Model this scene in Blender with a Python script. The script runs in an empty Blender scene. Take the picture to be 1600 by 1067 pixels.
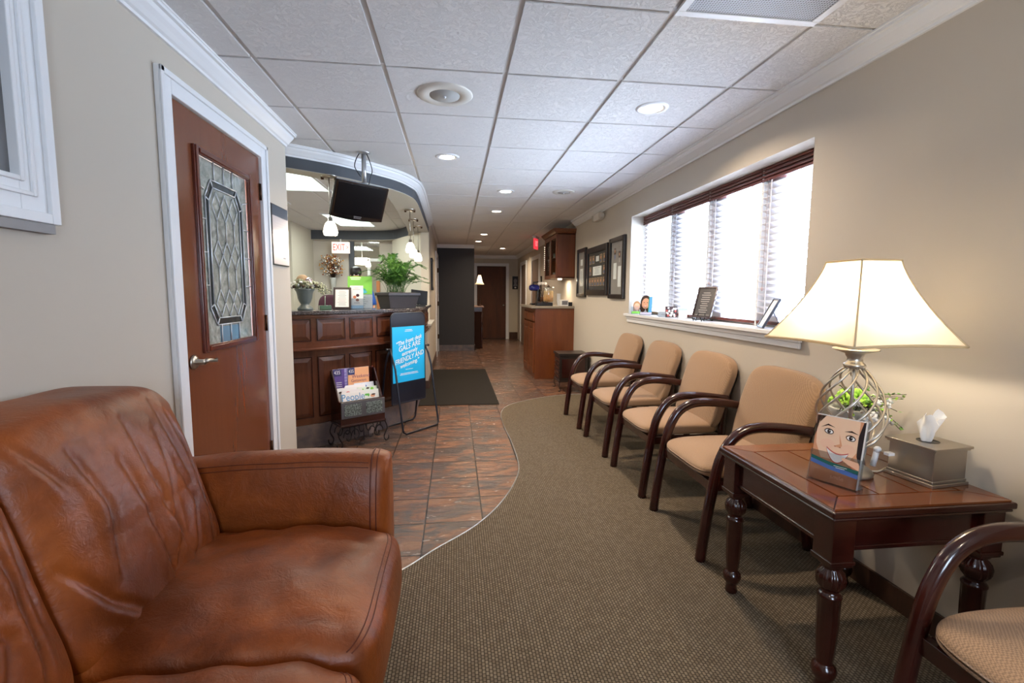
import bpy, bmesh, math, random
from mathutils import Vector, Matrix, noise
random.seed(7)
PI = math.pi
C = bpy.context.scene.collection
sc = bpy.context.scene

# ------------------------------------------------------------------ camera, world, exposure
cam_d = bpy.data.cameras.new('camera'); cam = bpy.data.objects.new('camera', cam_d); C.objects.link(cam)
cam_d.sensor_width = 36; cam_d.lens = 736.15 * 36 / 1600; cam_d.clip_start = 0.02
_y, _p, _r = 0.1208, -0.0997, 0.0066
_f = Vector((math.sin(_y)*math.cos(_p), math.cos(_y)*math.cos(_p), math.sin(_p)))
_a = Vector((math.cos(_y), -math.sin(_y), 0)); _u = _a.cross(_f)
_right = _a*math.cos(_r) + _u*math.sin(_r); _up = _u*math.cos(_r) - _a*math.sin(_r)
CZ = 1.32
cam.matrix_world = Matrix(((_right.x, _up.x, -_f.x, 0), (_right.y, _up.y, -_f.y, 0), (_right.z, _up.z, -_f.z, CZ), (0, 0, 0, 1)))
sc.camera = cam
sc.view_settings.view_transform = 'Standard'; sc.view_settings.look = 'None'
sc.view_settings.exposure = 0.25; sc.view_settings.gamma = 1; sc.view_settings.use_curve_mapping = False
w = bpy.data.worlds.new('daylight'); sc.world = w; w.use_nodes = True
w.node_tree.nodes['Background'].inputs[0].default_value = (0.68, 0.81, 1.0, 1)
w.node_tree.nodes['Background'].inputs[1].default_value = 27.0
try:
    sc.cycles.max_bounces = 8; sc.cycles.diffuse_bounces = 5; sc.cycles.transparent_max_bounces = 12
    sc.cycles.sample_clamp_indirect = 6.0; sc.cycles.caustics_reflective = False; sc.cycles.caustics_refractive = False
except Exception: pass
H = 2.443          # ceiling height
XR = 1.85          # right wall face
XL = -1.2          # left wall face

def area(name, loc, size, power, col, parent=None, shape='DISK', size_y=None, rot=(0, 0, 0)):
    l = bpy.data.lights.new(name, 'AREA'); l.shape = shape; l.size = size
    if size_y: l.size_y = size_y
    l.energy = power; l.color = col
    o = bpy.data.objects.new(name, l); C.objects.link(o); o.location = loc; o.rotation_euler = rot
    if parent: o.parent = parent
    return o
def point(name, loc, power, col, rad=0.03, parent=None):
    l = bpy.data.lights.new(name, 'POINT'); l.energy = power; l.color = col; l.shadow_soft_size = rad
    o = bpy.data.objects.new(name, l); C.objects.link(o); o.location = loc
    if parent: o.parent = parent
    return o
# sampling portal in the window opening: it emits nothing of its own, it only guides the sky's light in
_pl = area('window_portal', (2.12, 3.595, 1.62), 2.55, 1, (1, 1, 1), shape='RECTANGLE', size_y=1.04, rot=(0, PI/2, PI))
_pl.data.size = 1.04; _pl.data.size_y = 2.55; _pl.rotation_euler = (0, PI/2, 0)
_pl.data.cycles.is_portal = True
_pb = area('window_portal', (.55, -1.98, 1.55), .8, 1, (1, 1, 1), shape='RECTANGLE', size_y=1.1, rot=(PI/2, 0, 0)); _pb.data.cycles.is_portal = True  # portal for the added window behind the camera

# ------------------------------------------------------------------ materials
def lin(c):
    return tuple((x/255/12.92 if x/255 <= .04045 else ((x/255+.055)/1.055)**2.4) for x in c)
MATS = {}
def mat(name, col, rough=.6, metal=0, coat=0, emit=0, spec=.5, trans=0, alpha=1, sheen=0, ior=1.45, srgb=True):
    if name in MATS: return MATS[name]
    m = bpy.data.materials.new(name); m.use_nodes = True; MATS[name] = m
    b = m.node_tree.nodes['Principled BSDF']
    c = lin(col) if srgb else col
    b.inputs['Base Color'].default_value = (*c, 1); b.inputs['Roughness'].default_value = rough
    b.inputs['Metallic'].default_value = metal; b.inputs['Coat Weight'].default_value = coat; b.inputs['Coat Roughness'].default_value = .12
    b.inputs['Specular IOR Level'].default_value = spec; b.inputs['IOR'].default_value = ior
    b.inputs['Transmission Weight'].default_value = trans; b.inputs['Alpha'].default_value = alpha
    b.inputs['Sheen Weight'].default_value = sheen
    if emit:
        b.inputs['Emission Color'].default_value = (*c, 1); b.inputs['Emission Strength'].default_value = emit
    return m
def nodes(m):
    nt = m.node_tree; return nt, nt.nodes, nt.links, nt.nodes['Principled BSDF']
def coords(m, kind='Object', scale=(1, 1, 1), rot=(0, 0, 0)):
    nt, N, L, b = nodes(m)
    if kind == 'World':
        g = N.new('ShaderNodeNewGeometry'); src = g.outputs['Position']
    else:
        g = N.new('ShaderNodeTexCoord'); src = g.outputs[kind]
    mp = N.new('ShaderNodeMapping'); mp.inputs['Scale'].default_value = scale; mp.inputs['Rotation'].default_value = rot
    L.new(src, mp.inputs[0]); return mp.outputs[0]
def ramp(m, fac, stops):
    nt, N, L, b = nodes(m); r = N.new('ShaderNodeValToRGB'); e = r.color_ramp.elements
    while len(e) < len(stops): e.new(.5)
    for i, (p, c) in enumerate(stops): e[i].position = p; e[i].color = (*lin(c), 1)
    L.new(fac, r.inputs[0]); return r.outputs[0]
def noisetex(m, vec, scale, detail=4, rough=.55, dist=0):
    nt, N, L, b = nodes(m); n = N.new('ShaderNodeTexNoise'); n.inputs['Scale'].default_value = scale
    n.inputs['Detail'].default_value = detail; n.inputs['Roughness'].default_value = rough; n.inputs['Distortion'].default_value = dist
    L.new(vec, n.inputs['Vector']); return n.outputs['Fac']
def bump(m, h, strength, dist=.01, prev=None):
    nt, N, L, b = nodes(m); n = N.new('ShaderNodeBump'); n.inputs['Strength'].default_value = strength; n.inputs['Distance'].default_value = dist
    L.new(h, n.inputs['Height'])
    if prev: L.new(prev, n.inputs['Normal'])
    L.new(n.outputs[0], b.inputs['Normal']); return n.outputs[0]
def mth(m, op, a, b2=None, c=None):
    nt, N, L, b = nodes(m); n = N.new('ShaderNodeMath'); n.operation = op
    for i, v in enumerate((a, b2, c)):
        if v is None: continue
        if isinstance(v, (int, float)): n.inputs[i].default_value = v
        else: L.new(v, n.inputs[i])
    return n.outputs[0]
def mixc(m, fac, a, b2, mode='MIX'):
    nt, N, L, b = nodes(m); n = N.new('ShaderNodeMix'); n.data_type = 'RGBA'; n.blend_type = mode
    for sock, v in ((n.inputs[0], fac), (n.inputs[6], a), (n.inputs[7], b2)):
        if isinstance(v, tuple): sock.default_value = (*lin(v), 1)
        elif isinstance(v, (int, float)): sock.default_value = v
        else: L.new(v, sock)
    return n.outputs[2]
def base(m, col): nt, N, L, b = nodes(m); L.new(col, b.inputs['Base Color'])

def wood(name, c1, c2, c3, rough=.3, coat=.3, axis='Z', scale=6, soft=.8):
    m = mat(name, c2, rough, coat=coat)
    s = {'X': (.12, 1, 1), 'Y': (1, .12, 1), 'Z': (1, 1, .12)}[axis]
    v = coords(m, 'Object', s)
    n1 = noisetex(m, v, scale*2.2, 5, .6, .6); n2 = noisetex(m, v, scale*14, 3, .7)
    f = mth(m, 'ADD', mth(m, 'MULTIPLY', n1, .72), mth(m, 'MULTIPLY', n2, .28))
    f = mth(m, 'ADD', mth(m, 'MULTIPLY', f, soft), .5*(1-soft))
    base(m, ramp(m, f, [(.3, c1), (.5, c2), (.72, c3)]))
    return m

def plaster(name, col, rough=.75):
    m = mat(name, col, rough, spec=.25); v = coords(m, 'World'); bump(m, noisetex(m, v, 260, 2), .08, .002); return m
M_wall = plaster('wall_paint', (190, 181, 168))
M_wall2 = plaster('wall_paint_cream', (196, 188, 172))
M_white = mat('white_gloss_trim', (226, 227, 229), .32)
M_header = mat('charcoal_blue_paint', (72, 75, 80), .6)
M_soffit = mat('soffit_paint', (186, 182, 172), .7)
M_column = plaster('charcoal_paint', (62, 62, 65), .6)
M_base = wood('base_wood', (52, 34, 26), (70, 46, 34), (84, 58, 44), .5, .1)
M_mahog = wood('mahogany', (30, 9, 7), (48, 14, 10), (64, 20, 13), .2, .5, 'X', 5)
M_mahogZ = wood('mahogany_upright', (30, 10, 7), (48, 16, 10), (66, 23, 14), .22, .45, 'Z', 5)
M_door = wood('cherry_door', (84, 42, 22), (108, 56, 30), (122, 68, 38), .27, .4, 'Z', 4, .35)
M_doormold = wood('cherry_mold', (70, 26, 14), (92, 38, 22), (110, 50, 28), .25, .4, 'Z', 6)
M_desk = wood('desk_cherry', (52, 27, 16), (80, 43, 26), (100, 56, 35), .24, .5, 'Z', 4)
M_deskrail = wood('desk_cherry_rail', (58, 29, 18), (86, 46, 28), (106, 60, 38), .24, .5, 'X', 4)
M_cab = wood('cabinet_cherry', (82, 40, 16), (108, 56, 24), (130, 72, 34), .32, .25, 'Z', 3)
M_fardoor = wood('walnut_door', (60, 32, 16), (80, 43, 20), (96, 54, 28), .6, 0, 'Z', 4)
M_tabtop = wood('tabletop_wood', (76, 38, 18), (112, 60, 28), (142, 82, 42), .14, .6, 'X', 4)
M_tabtop2 = wood('tabletop_wood_cross', (72, 34, 16), (106, 56, 26), (136, 76, 38), .14, .6, 'Y', 4)
M_groove = mat('dark_groove', (22, 10, 6), .4)
M_black = mat('black_satin', (22, 22, 25), .4)
M_blackgl = mat('black_gloss', (10, 10, 13), .09, coat=.5)
M_screen = mat('tv_screen', (6, 7, 11), .2, spec=.25)
M_tube = mat('black_tube', (22, 26, 38), .35, coat=.2)
M_nickel = mat('brushed_nickel', (176, 170, 160), .28, metal=1)
M_bronze = mat('bronze', (72, 48, 34), .35, metal=.9)
M_pewter = mat('pewter', (196, 190, 180), .32, metal=.9)
M_iron = mat('wrought_iron', (30, 26, 28), .5, metal=.4)
M_paper = mat('paper_white', (236, 234, 230), .6)
M_alu = mat('aluminium', (188, 190, 194), .3, metal=.8)
M_emitw = mat('lamp_glow_warm', (255, 238, 214), .5, emit=14)
M_pend = mat('pendant_glass', (255, 244, 226), .4, emit=3.2)
M_fluo = mat('fluorescent_diffuser', (236, 255, 246), .5, emit=1.5)
M_lead = mat('lead_came', (196, 200, 204), .3, metal=.35)
M_leaf = mat('leaf_green', (96, 140, 60), .45); M_leafd = mat('leaf_green_dark', (58, 98, 38), .45)
M_lime = mat('moss_lime', (150, 196, 70), .7); M_petal = mat('petal_white', (236, 232, 226), .6)
M_twig = mat('twig_brown', (64, 46, 34), .7)
M_sage = mat('berry_sage', (158, 160, 130), .5); M_gold = mat('dried_gold', (196, 146, 78), .5); M_rust = mat('dried_rust', (140, 70, 40), .6)
M_urn = mat('urn_glaze', (92, 100, 98), .3, coat=.3)
M_skin = mat('skin', (214, 160, 128), .5); M_hair = mat('hair_dark', (26, 20, 18), .45); M_blue = mat('shirt_blue', (46, 96, 190), .7)
M_navy = mat('navy_cloth', (30, 40, 70), .8); M_maroon = mat('maroon_fabric', (58, 20, 34), .8)
M_grey = mat('grey_plastic', (120, 122, 126), .5)
M_shadowgap = mat('recess_grey', (118, 114, 112), .8)

# glass that lets light through: a pane mixes see-through with a clear reflection
def pane(name, tint=(1, 1, 1), refl=.1, rough=.02):
    m = bpy.data.materials.new(name); m.use_nodes = True; MATS[name] = m; nt = m.node_tree; N = nt.nodes; N.clear()
    o = N.new('ShaderNodeOutputMaterial'); t = N.new('ShaderNodeBsdfTransparent'); g = N.new('ShaderNodeBsdfGlossy'); x = N.new('ShaderNodeMixShader')
    t.inputs[0].default_value = (*tint, 1); g.inputs['Roughness'].default_value = rough; x.inputs[0].default_value = refl
    nt.links.new(t.outputs[0], x.inputs[1]); nt.links.new(g.outputs[0], x.inputs[2]); nt.links.new(x.outputs[0], o.inputs[0]); return m
M_pane = pane('window_pane', (.97, .99, 1), .06)
M_acryl = pane('clear_acrylic', (.9, .93, .95), .16)
M_partglass = pane('partition_glass', (.93, .96, .95), .08)
# lamp shade cloth: lets the bulb's light through
def shade_mat(name, col, tr=.6):
    m = bpy.data.materials.new(name); m.use_nodes = True; MATS[name] = m; nt = m.node_tree; N = nt.nodes; N.clear()
    o = N.new('ShaderNodeOutputMaterial'); t = N.new('ShaderNodeBsdfTranslucent'); g = N.new('ShaderNodeBsdfDiffuse'); x = N.new('ShaderNodeMixShader')
    t.inputs[0].default_value = (*lin(col), 1); g.inputs[0].default_value = (*lin(col), 1); x.inputs[0].default_value = tr
    nt.links.new(g.outputs[0], x.inputs[1]); nt.links.new(t.outputs[0], x.inputs[2]); nt.links.new(x.outputs[0], o.inputs[0]); return m
M_shade = shade_mat('shade_cloth', (244, 232, 208), .42)
M_slat = shade_mat('blind_slat', (246, 245, 248), .4)  # wood slats whitened in colour to stand for window glare
M_tissue = shade_mat('tissue_paper', (248, 246, 244), .3)

# ceiling tile: embossed plaster look
M_tile = mat('ceiling_tile', (232, 230, 229), .85, spec=.2)
v = coords(M_tile, 'World')
h = noisetex(M_tile, v, 26, 6, .7, 1.4)
r = ramp(M_tile, h, [(.44, (0, 0, 0)), (.5, (255, 255, 255)), (.53, (90, 90, 90))])
h2 = noisetex(M_tile, v, 150, 3, .6)
bump(M_tile, mth(M_tile, 'ADD', mth(M_tile, 'MULTIPLY', h2, .6), mth(M_tile, 'MULTIPLY', r, .8)), .6, .009)
M_grid = mat('ceiling_grid', (208, 206, 204), .5)

# leather
M_leather = mat('cognac_leather', (150, 74, 30), .4, spec=.5)
v = coords(M_leather, 'Object')
n1 = noisetex(M_leather, v, 3.0, 5, .65, .5)
base(M_leather, ramp(M_leather, n1, [(.3, (86, 38, 10)), (.5, (120, 58, 16)), (.7, (146, 76, 24))]))
vor = M_leather.node_tree.nodes.new('ShaderNodeTexVoronoi'); vor.inputs['Scale'].default_value = 170; M_leather.node_tree.links.new(v, vor.inputs['Vector'])
nb = bump(M_leather, vor.outputs['Distance'], .12, .002)
bump(M_leather, noisetex(M_leather, v, 22, 5, .65, 1.5), .22, .012, nb)
nt, N, L, b = nodes(M_leather)
rr = N.new('ShaderNodeMapRange'); rr.inputs[3].default_value = .3; rr.inputs[4].default_value = .52
L.new(n1, rr.inputs[0]); L.new(rr.outputs[0], b.inputs['Roughness'])
M_seam = mat('leather_seam', (84, 32, 12), .6)

# upholstery weave
M_fabric = mat('tan_weave', (176, 138, 104), .85, sheen=.2)
v = coords(M_fabric, 'Object')
nt, N, L, b = nodes(M_fabric)
ck = N.new('ShaderNodeTexChecker'); ck.inputs['Scale'].default_value = 210; L.new(v, ck.inputs['Vector'])
ns = noisetex(M_fabric, v, 90, 2)
base(M_fabric, mixc(M_fabric, mth(M_fabric, 'MULTIPLY', ck.outputs['Fac'], .75), (166, 132, 101), (122, 96, 71)))
bump(M_fabric, mth(M_fabric, 'ADD', ck.outputs['Fac'], ns), .35, .002)

# carpet: small basket weave, rows of loops
M_carpet = mat('taupe_carpet', (120, 106, 90), .95, spec=.1)
nt, N, L, b = nodes(M_carpet)
v = coords(M_carpet, 'World', (1, 1, 1))
br = N.new('ShaderNodeTexBrick'); br.inputs['Scale'].default_value = 1; br.offset = .5
for k, val in (('Brick Width', .017), ('Row Height', .0125), ('Mortar Size', .0022), ('Mortar Smooth', .6), ('Bias', 0)): br.inputs[k].default_value = val
br.inputs['Color1'].default_value = (*lin((134, 121, 103)), 1); br.inputs['Color2'].default_value = (*lin((112, 99, 83)), 1); br.inputs['Mortar'].default_value = (*lin((50, 43, 36)), 1)
mp = N.new('ShaderNodeMapping'); mp.inputs['Rotation'].default_value = (0, 0, PI/2); L.new(v, mp.inputs[0]); L.new(mp.outputs[0], br.inputs['Vector'])
nz = noisetex(M_carpet, v, 400, 2)
base(M_carpet, mixc(M_carpet, mth(M_carpet, 'MULTIPLY', nz, .5), br.outputs['Color'], (92, 80, 66)))
bump(M_carpet, mth(M_carpet, 'SUBTRACT', mth(M_carpet, 'MULTIPLY', nz, .4), br.outputs['Fac']), .7, .004)

# slate look floor tile, 0.333 m grid
M_floor = mat('slate_tile', (120, 84, 66), .3)
nt, N, L, b = nodes(M_floor)
v = coords(M_floor, 'World'); sp = N.new('ShaderNodeSeparateXYZ'); L.new(v, sp.inputs[0])
def cell(sock, off, p):
    a = mth(M_floor, 'DIVIDE', mth(M_floor, 'SUBTRACT', sock, off), p); fr = mth(M_floor, 'FRACT', a)
    d = mth(M_floor, 'MINIMUM', fr, mth(M_floor, 'SUBTRACT', 1, fr)); return mth(M_floor, 'FLOOR', a), d
ix, dx = cell(sp.outputs['X'], .155, .333); iy, dy = cell(sp.outputs['Y'], 2.31, .333)
d = mth(M_floor, 'MINIMUM', dx, dy)
edge = mth(M_floor, 'LESS_THAN', mth(M_floor, 'ADD', d, mth(M_floor, 'MULTIPLY', noisetex(M_floor, v, 60, 2), .008)), .017)
cx = N.new('ShaderNodeCombineXYZ'); L.new(ix, cx.inputs[0]); L.new(iy, cx.inputs[1])
wn = N.new('ShaderNodeTexWhiteNoise'); L.new(cx.outputs[0], wn.inputs['Vector'])
add = N.new('ShaderNodeVectorMath'); add.operation = 'ADD'; mul = N.new('ShaderNodeVectorMath'); mul.operation = 'SCALE'; mul.inputs['Scale'].default_value = 7
L.new(wn.outputs['Color'], mul.inputs[0]); L.new(v, add.inputs[0]); L.new(mul.outputs[0], add.inputs[1])
mpf = N.new('ShaderNodeMapping'); mpf.inputs['Scale'].default_value = (1, 2.1, 1); L.new(add.outputs[0], mpf.inputs[0]); vf = mpf.outputs[0]
n1 = noisetex(M_floor, vf, 3.4, 6, .62, .7)
col = ramp(M_floor, n1, [(.32, (66, 62, 66)), (.44, (84, 74, 70)), (.53, (114, 80, 62)), (.64, (138, 100, 78)), (.76, (100, 74, 62))])
col = mixc(M_floor, mth(M_floor, 'MULTIPLY', noisetex(M_floor, v, 45, 4, .7), .5), col, (84, 62, 50))
base(M_floor, mixc(M_floor, edge, col, (50, 40, 35)))
hh = noisetex(M_floor, vf, 9, 7, .66, 1.0)
bump(M_floor, mth(M_floor, 'SUBTRACT', mth(M_floor, 'MULTIPLY', hh, 1.3), mth(M_floor, 'MULTIPLY', edge, .5)), .5, .012)
rr = N.new('ShaderNodeMapRange'); rr.inputs[1].default_value = .3; rr.inputs[2].default_value = .7; rr.inputs[3].default_value = .12; rr.inputs[4].default_value = .30
L.new(hh, rr.inputs[0]); L.new(rr.outputs[0], b.inputs['Roughness'])
M_basetile = mat('base_tile', (104, 94, 92), .35); v = coords(M_basetile, 'World')
base(M_basetile, ramp(M_basetile, noisetex(M_basetile, v, 9, 5, .6, .5), [(.3, (78, 74, 78)), (.55, (108, 96, 92)), (.75, (126, 100, 84))]))
M_granite = mat('granite', (60, 58, 62), .12, coat=.3); v = coords(M_granite, 'World')
base(M_granite, ramp(M_granite, noisetex(M_granite, v, 90, 4, .8), [(.35, (26, 24, 28)), (.52, (66, 62, 64)), (.68, (124, 116, 112))]))
M_counter = mat('grey_laminate', (146, 136, 122), .3)
M_mat = mat('door_mat', (46, 43, 40), .95, spec=.1); v = coords(M_mat, 'World'); bump(M_mat, noisetex(M_mat, v, 240, 2), .8, .005)
# textured leaded glass (obscure)
M_art = mat('obscure_glass', (120, 124, 118), .12, coat=.3); v = coords(M_art, 'Object')
base(M_art, ramp(M_art, noisetex(M_art, v, 16, 5, .7, .8), [(.35, (120, 124, 116)), (.55, (160, 162, 152)), (.7, (188, 190, 180))])); bump(M_art, noisetex(M_art, v, 60, 3), .2, .002)
M_artd = mat('obscure_glass_dark', (60, 62, 60), .12, coat=.3)
M_artb = mat('obscure_glass_blue', (110, 140, 160), .1, coat=.3)
M_vent = mat('perforated_metal', (140, 142, 150), .5); v = coords(M_vent, 'World')
nt, N, L, b = nodes(M_vent); ck = N.new('ShaderNodeTexVoronoi'); ck.inputs['Scale'].default_value = 90; ck.inputs['Randomness'].default_value = 0; L.new(v, ck.inputs['Vector'])
base(M_vent, ramp(M_vent, ck.outputs['Distance'], [(.25, (58, 60, 66)), (.45, (186, 188, 196))]))

# ------------------------------------------------------------------ mesh building
class MB:
    def __init__(s): s.v = []; s.f = []; s.m = []; s.s = []; s.mats = []
    def mi(s, m):
        if m not in s.mats: s.mats.append(m)
        return s.mats.index(m)
    def add(s, vs, fs, m=None, smooth=False):
        o = len(s.v); s.v += [tuple(p) for p in vs]; k = s.mi(m) if m else 0
        for f in fs: s.f.append([i+o for i in f]); s.m.append(k); s.s.append(smooth)
        return s
    def box(s, x0, x1, y0, y1, z0, z1, m=None):
        vs = [(x, y, z) for x in (x0, x1) for y in (y0, y1) for z in (z0, z1)]
        return s.add(vs, [(0, 1, 3, 2), (4, 6, 7, 5), (0, 4, 5, 1), (2, 3, 7, 6), (0, 2, 6, 4), (1, 5, 7, 3)], m)
    def prism(s, poly, z0, z1, m=None, smooth=False):
        n = len(poly); vs = [(x, y, z0) for x, y in poly] + [(x, y, z1) for x, y in poly]
        s.add(vs, [list(range(n))[::-1], list(range(n, 2*n))], m)
        s.add(vs, [(i, (i+1) % n, n+(i+1) % n, n+i) for i in range(n)], m, smooth); return s
    def extr(s, poly, d, m=None):     # poly: 3D points, d: vector
        n = len(poly); d = Vector(d); vs = [Vector(p) for p in poly]; vs = vs+[p+d for p in vs]
        return s.add(vs, [list(range(n))[::-1], list(range(n, 2*n))]+[(i, (i+1) % n, n+(i+1) % n, n+i) for i in range(n)], m)
    def lathe(s, prof, seg=32, c=(0, 0, 0), m=None, fl=None, axis='Z', caps=True):
        vs = []
        for r, z in prof:
            for k in range(seg):
                a = 2*PI*k/seg; rr = r*(fl(a, z) if fl else 1)
                p = (rr*math.cos(a), rr*math.sin(a), z)
                if axis == 'X': p = (p[2], p[0], p[1])
                if axis == 'Y': p = (p[0], p[2], p[1])
                vs.append((p[0]+c[0], p[1]+c[1], p[2]+c[2]))
        fs = [(j*seg+k, j*seg+(k+1) % seg, (j+1)*seg+(k+1) % seg, (j+1)*seg+k) for j in range(len(prof)-1) for k in range(seg)]
        s.add(vs, fs, m, True)
        if caps:
            for j in (0, len(prof)-1):
                if prof[j][0] > 1e-5: s.add(vs[j*seg:(j+1)*seg], [list(range(seg))], m)
        return s
    def tube(s, pts, r, seg=8, m=None, flat=None, ref=None, closed=False):
        P = [Vector(p) for p in pts]; n = len(P); rings = []; up = None
        for i, p in enumerate(P):
            if closed: t = P[(i+1) % n]-P[i-1]
            else: t = P[min(i+1, n-1)]-P[max(i-1, 0)]
            t.normalize()
            if ref: a = Vector(ref)
            else:
                if up is None: up = Vector((0, 0, 1)) if abs(t.z) < .9 else Vector((1, 0, 0))
                a = up
            a = (a-t*a.dot(t)).normalized(); bb = t.cross(a); up = a
            rr = r[i] if isinstance(r, (list, tuple)) else r
            f1, f2 = flat if flat else (1, 1)
            ring = []
            for k in range(seg):
                an = 2*PI*(k+.5)/seg; ca, sa = math.cos(an), math.sin(an)
                if flat:  # squarer section
                    q = (abs(ca)**4+abs(sa)**4)**.25; ca /= q; sa /= q
                ring.append(p+a*(ca*rr*f1)+bb*(sa*rr*f2))
            rings.append(ring)
        vs = [q for ring in rings for q in ring]
        fs = []
        for j in range(n if closed else n-1):
            j2 = (j+1) % n
            fs += [(j*seg+k, j*seg+(k+1) % seg, j2*seg+(k+1) % seg, j2*seg+k) for k in range(seg)]
        if not closed: fs += [list(range(seg)), list(range((n-1)*seg, n*seg))]
        return s.add(vs, fs, m, True)
    def ball(s, c, r, m=None, seg=10, sc3=(1, 1, 1)):
        n = max(4, seg//2); vs = []
        for j in range(n+1):
            t = PI*j/n
            for k in range(seg):
                a = 2*PI*k/seg; vs.append((c[0]+r*sc3[0]*math.sin(t)*math.cos(a), c[1]+r*sc3[1]*math.sin(t)*math.sin(a), c[2]+r*sc3[2]*math.cos(t)))
        return s.add(vs, [(j*seg+k, j*seg+(k+1) % seg, (j+1)*seg+(k+1) % seg, (j+1)*seg+k) for j in range(n) for k in range(seg)], m, True)
    def soft(s, half, c=(0, 0, 0), p=6, n=14, fn=None, m=None):
        idx = {}; vs = []; fs = []
        def vid(i, j, k):
            key = (i, j, k)
            if key not in idx:
                q = [math.sin((t/n*2-1)*PI/2*.93)/math.sin(PI/2*.93) for t in key]
                L2 = (abs(q[0])**p+abs(q[1])**p+abs(q[2])**p)**(1/p)
                q = Vector([a/L2 for a in q]); o = Vector((q.x*half[0], q.y*half[1], q.z*half[2]))
                if fn: o = Vector(fn(o, q))
                idx[key] = len(vs); vs.append(o+Vector(c))
            return idx[key]
        for a in range(n):
            for b2 in range(n):
                for e in (0, n):
                    fs.append((vid(e, a, b2), vid(e, a+1, b2), vid(e, a+1, b2+1), vid(e, a, b2+1)))
                    fs.append((vid(a, e, b2), vid(a+1, e, b2), vid(a+1, e, b2+1), vid(a, e, b2+1)))
                    fs.append((vid(a, b2, e), vid(a+1, b2, e), vid(a+1, b2+1, e), vid(a, b2+1, e)))
        return s.add(vs, fs, m, True)
    def strip(s, A, B, z0, z1, m=None):   # solid between two plan curves
        n = len(A); vs = [(x, y, z) for z in (z0, z1) for c2 in (A, B) for x, y in c2]
        fs = []
        for i in range(n-1):
            a0, b0, a1, b1 = i, n+i, 2*n+i, 3*n+i
            fs += [(a0, a0+1, b0+1, b0), (a1, b1, b1+1, a1+1), (a0, a1, a1+1, a0+1), (b0, b0+1, b1+1, b1)]
        fs += [(0, n, 3*n, 2*n), (n-1, 3*n-1, 4*n-1, 2*n-1)]
        return s.add(vs, fs, m)
    def build(s, name, m=None, parent=None, bevel=0, seg=2, loc=None, sub=0):
        me = bpy.data.meshes.new(name); me.from_pydata([tuple(x) for x in s.v], [], s.f)
        ms = s.mats or ([m] if m else [])
        for x in ms: me.materials.append(x)
        for i, p in enumerate(me.polygons):
            p.material_index = s.m[i] if s.mats else 0; p.use_smooth = s.s[i] or bevel > 0
        bm = bmesh.new(); bm.from_mesh(me); bmesh.ops.recalc_face_normals(bm, faces=bm.faces); bm.to_mesh(me); bm.free()
        o = bpy.data.objects.new(name, me); C.objects.link(o)
        if parent: o.parent = parent
        if loc: o.location = loc
        if bevel:
            b = o.modifiers.new('bevel', 'BEVEL'); b.width = bevel; b.segments = seg; b.limit_method = 'ANGLE'; b.angle_limit = math.radians(40); b.harden_normals = True
        if sub:
            b = o.modifiers.new('sub', 'SUBSURF'); b.levels = sub; b.render_levels = sub
        return o
def tag(o, label=None, cat=None, group=None, kind=None):
    if label: o['label'] = label
    if cat: o['category'] = cat
    if group: o['group'] = group
    if kind: o['kind'] = kind
    return o
def thing(name, label, cat, loc=(0, 0, 0), rz=0, group=None):
    o = bpy.data.objects.new(name, None); C.objects.link(o); o.location = loc; o.rotation_euler = (0, 0, rz); o.empty_display_size = .1
    return tag(o, label, cat, group)
def struct(name, mb, m=None, parent=None, bevel=0, label=None):
    o = mb.build(name, m, parent, bevel)
    if not parent: o['kind'] = 'structure'
    if label: o['label'] = label
    return o
def copy_tree(o, parent=None):
    c = o.copy(); C.objects.link(c); c.parent = parent
    for ch in [x for x in o.children]: copy_tree(ch, c)
    return c
_tc = {}
def text_geo(s, size, shear=0):
    key = (s, size, shear)
    if key in _tc: return _tc[key]
    cu = bpy.data.curves.new('t', 'FONT'); cu.body = s; cu.size = size; cu.align_x = 'CENTER'; cu.align_y = 'CENTER'; cu.shear = shear; cu.resolution_u = 3
    o = bpy.data.objects.new('t', cu); C.objects.link(o)
    bpy.context.view_layer.update()
    me = o.to_mesh(); r = ([(v.co.x, v.co.y) for v in me.vertices], [list(p.vertices) for p in me.polygons])
    o.to_mesh_clear(); bpy.data.objects.remove(o); bpy.data.curves.remove(cu); _tc[key] = r; return r
class Art(MB):
    """flat printed matter: u right, v up, layered by fractions of a millimetre"""
    def __init__(s, O, U, V, step=.0005):
        super().__init__(); s.O = Vector(O); s.U = Vector(U).normalized(); s.V = Vector(V).normalized(); s.N = s.U.cross(s.V).normalized(); s.st = step
    def P(s, u, v, k): return s.O+s.U*u+s.V*v+s.N*(s.st*k)
    def poly(s, pts, m, k=1): s.add([s.P(u, v, k) for u, v in pts], [list(range(len(pts)))], m); return s
    def rect(s, u0, u1, v0, v1, m, k=1): return s.poly([(u0, v0), (u1, v0), (u1, v1), (u0, v1)], m, k)
    def oval(s, u, v, a, b, m, k=1, rot=0, n=20, a0=0, a1=2*PI):
        return s.poly([(u+a*math.cos(t)*math.cos(rot)-b*math.sin(t)*math.sin(rot), v+a*math.cos(t)*math.sin(rot)+b*math.sin(t)*math.cos(rot)) for t in [a0+(a1-a0)*i/n for i in range(n)]], m, k)
    def text(s, t, u, v, size, m, k=2, rot=0, shear=0, bold=1.0):
        vs, fs = text_geo(t, size, shear); c, sn = math.cos(rot), math.sin(rot)
        s.add([s.P(u+x*bold*c-y*sn, v+x*bold*sn+y*c, k) for x, y in vs], fs, m); return s
    def lines(s, u0, u1, v0, v1, n, m, k=2, th=.25):
        st = (v1-v0)/n
        for i in range(n):
            a = v0+st*(i+.4); wv = (u1-u0)*random.uniform(.55, 1)/2; cu = (u0+u1)/2
            s.rect(cu-wv, cu+wv, a, a+st*th, m, k)
        return s
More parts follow.
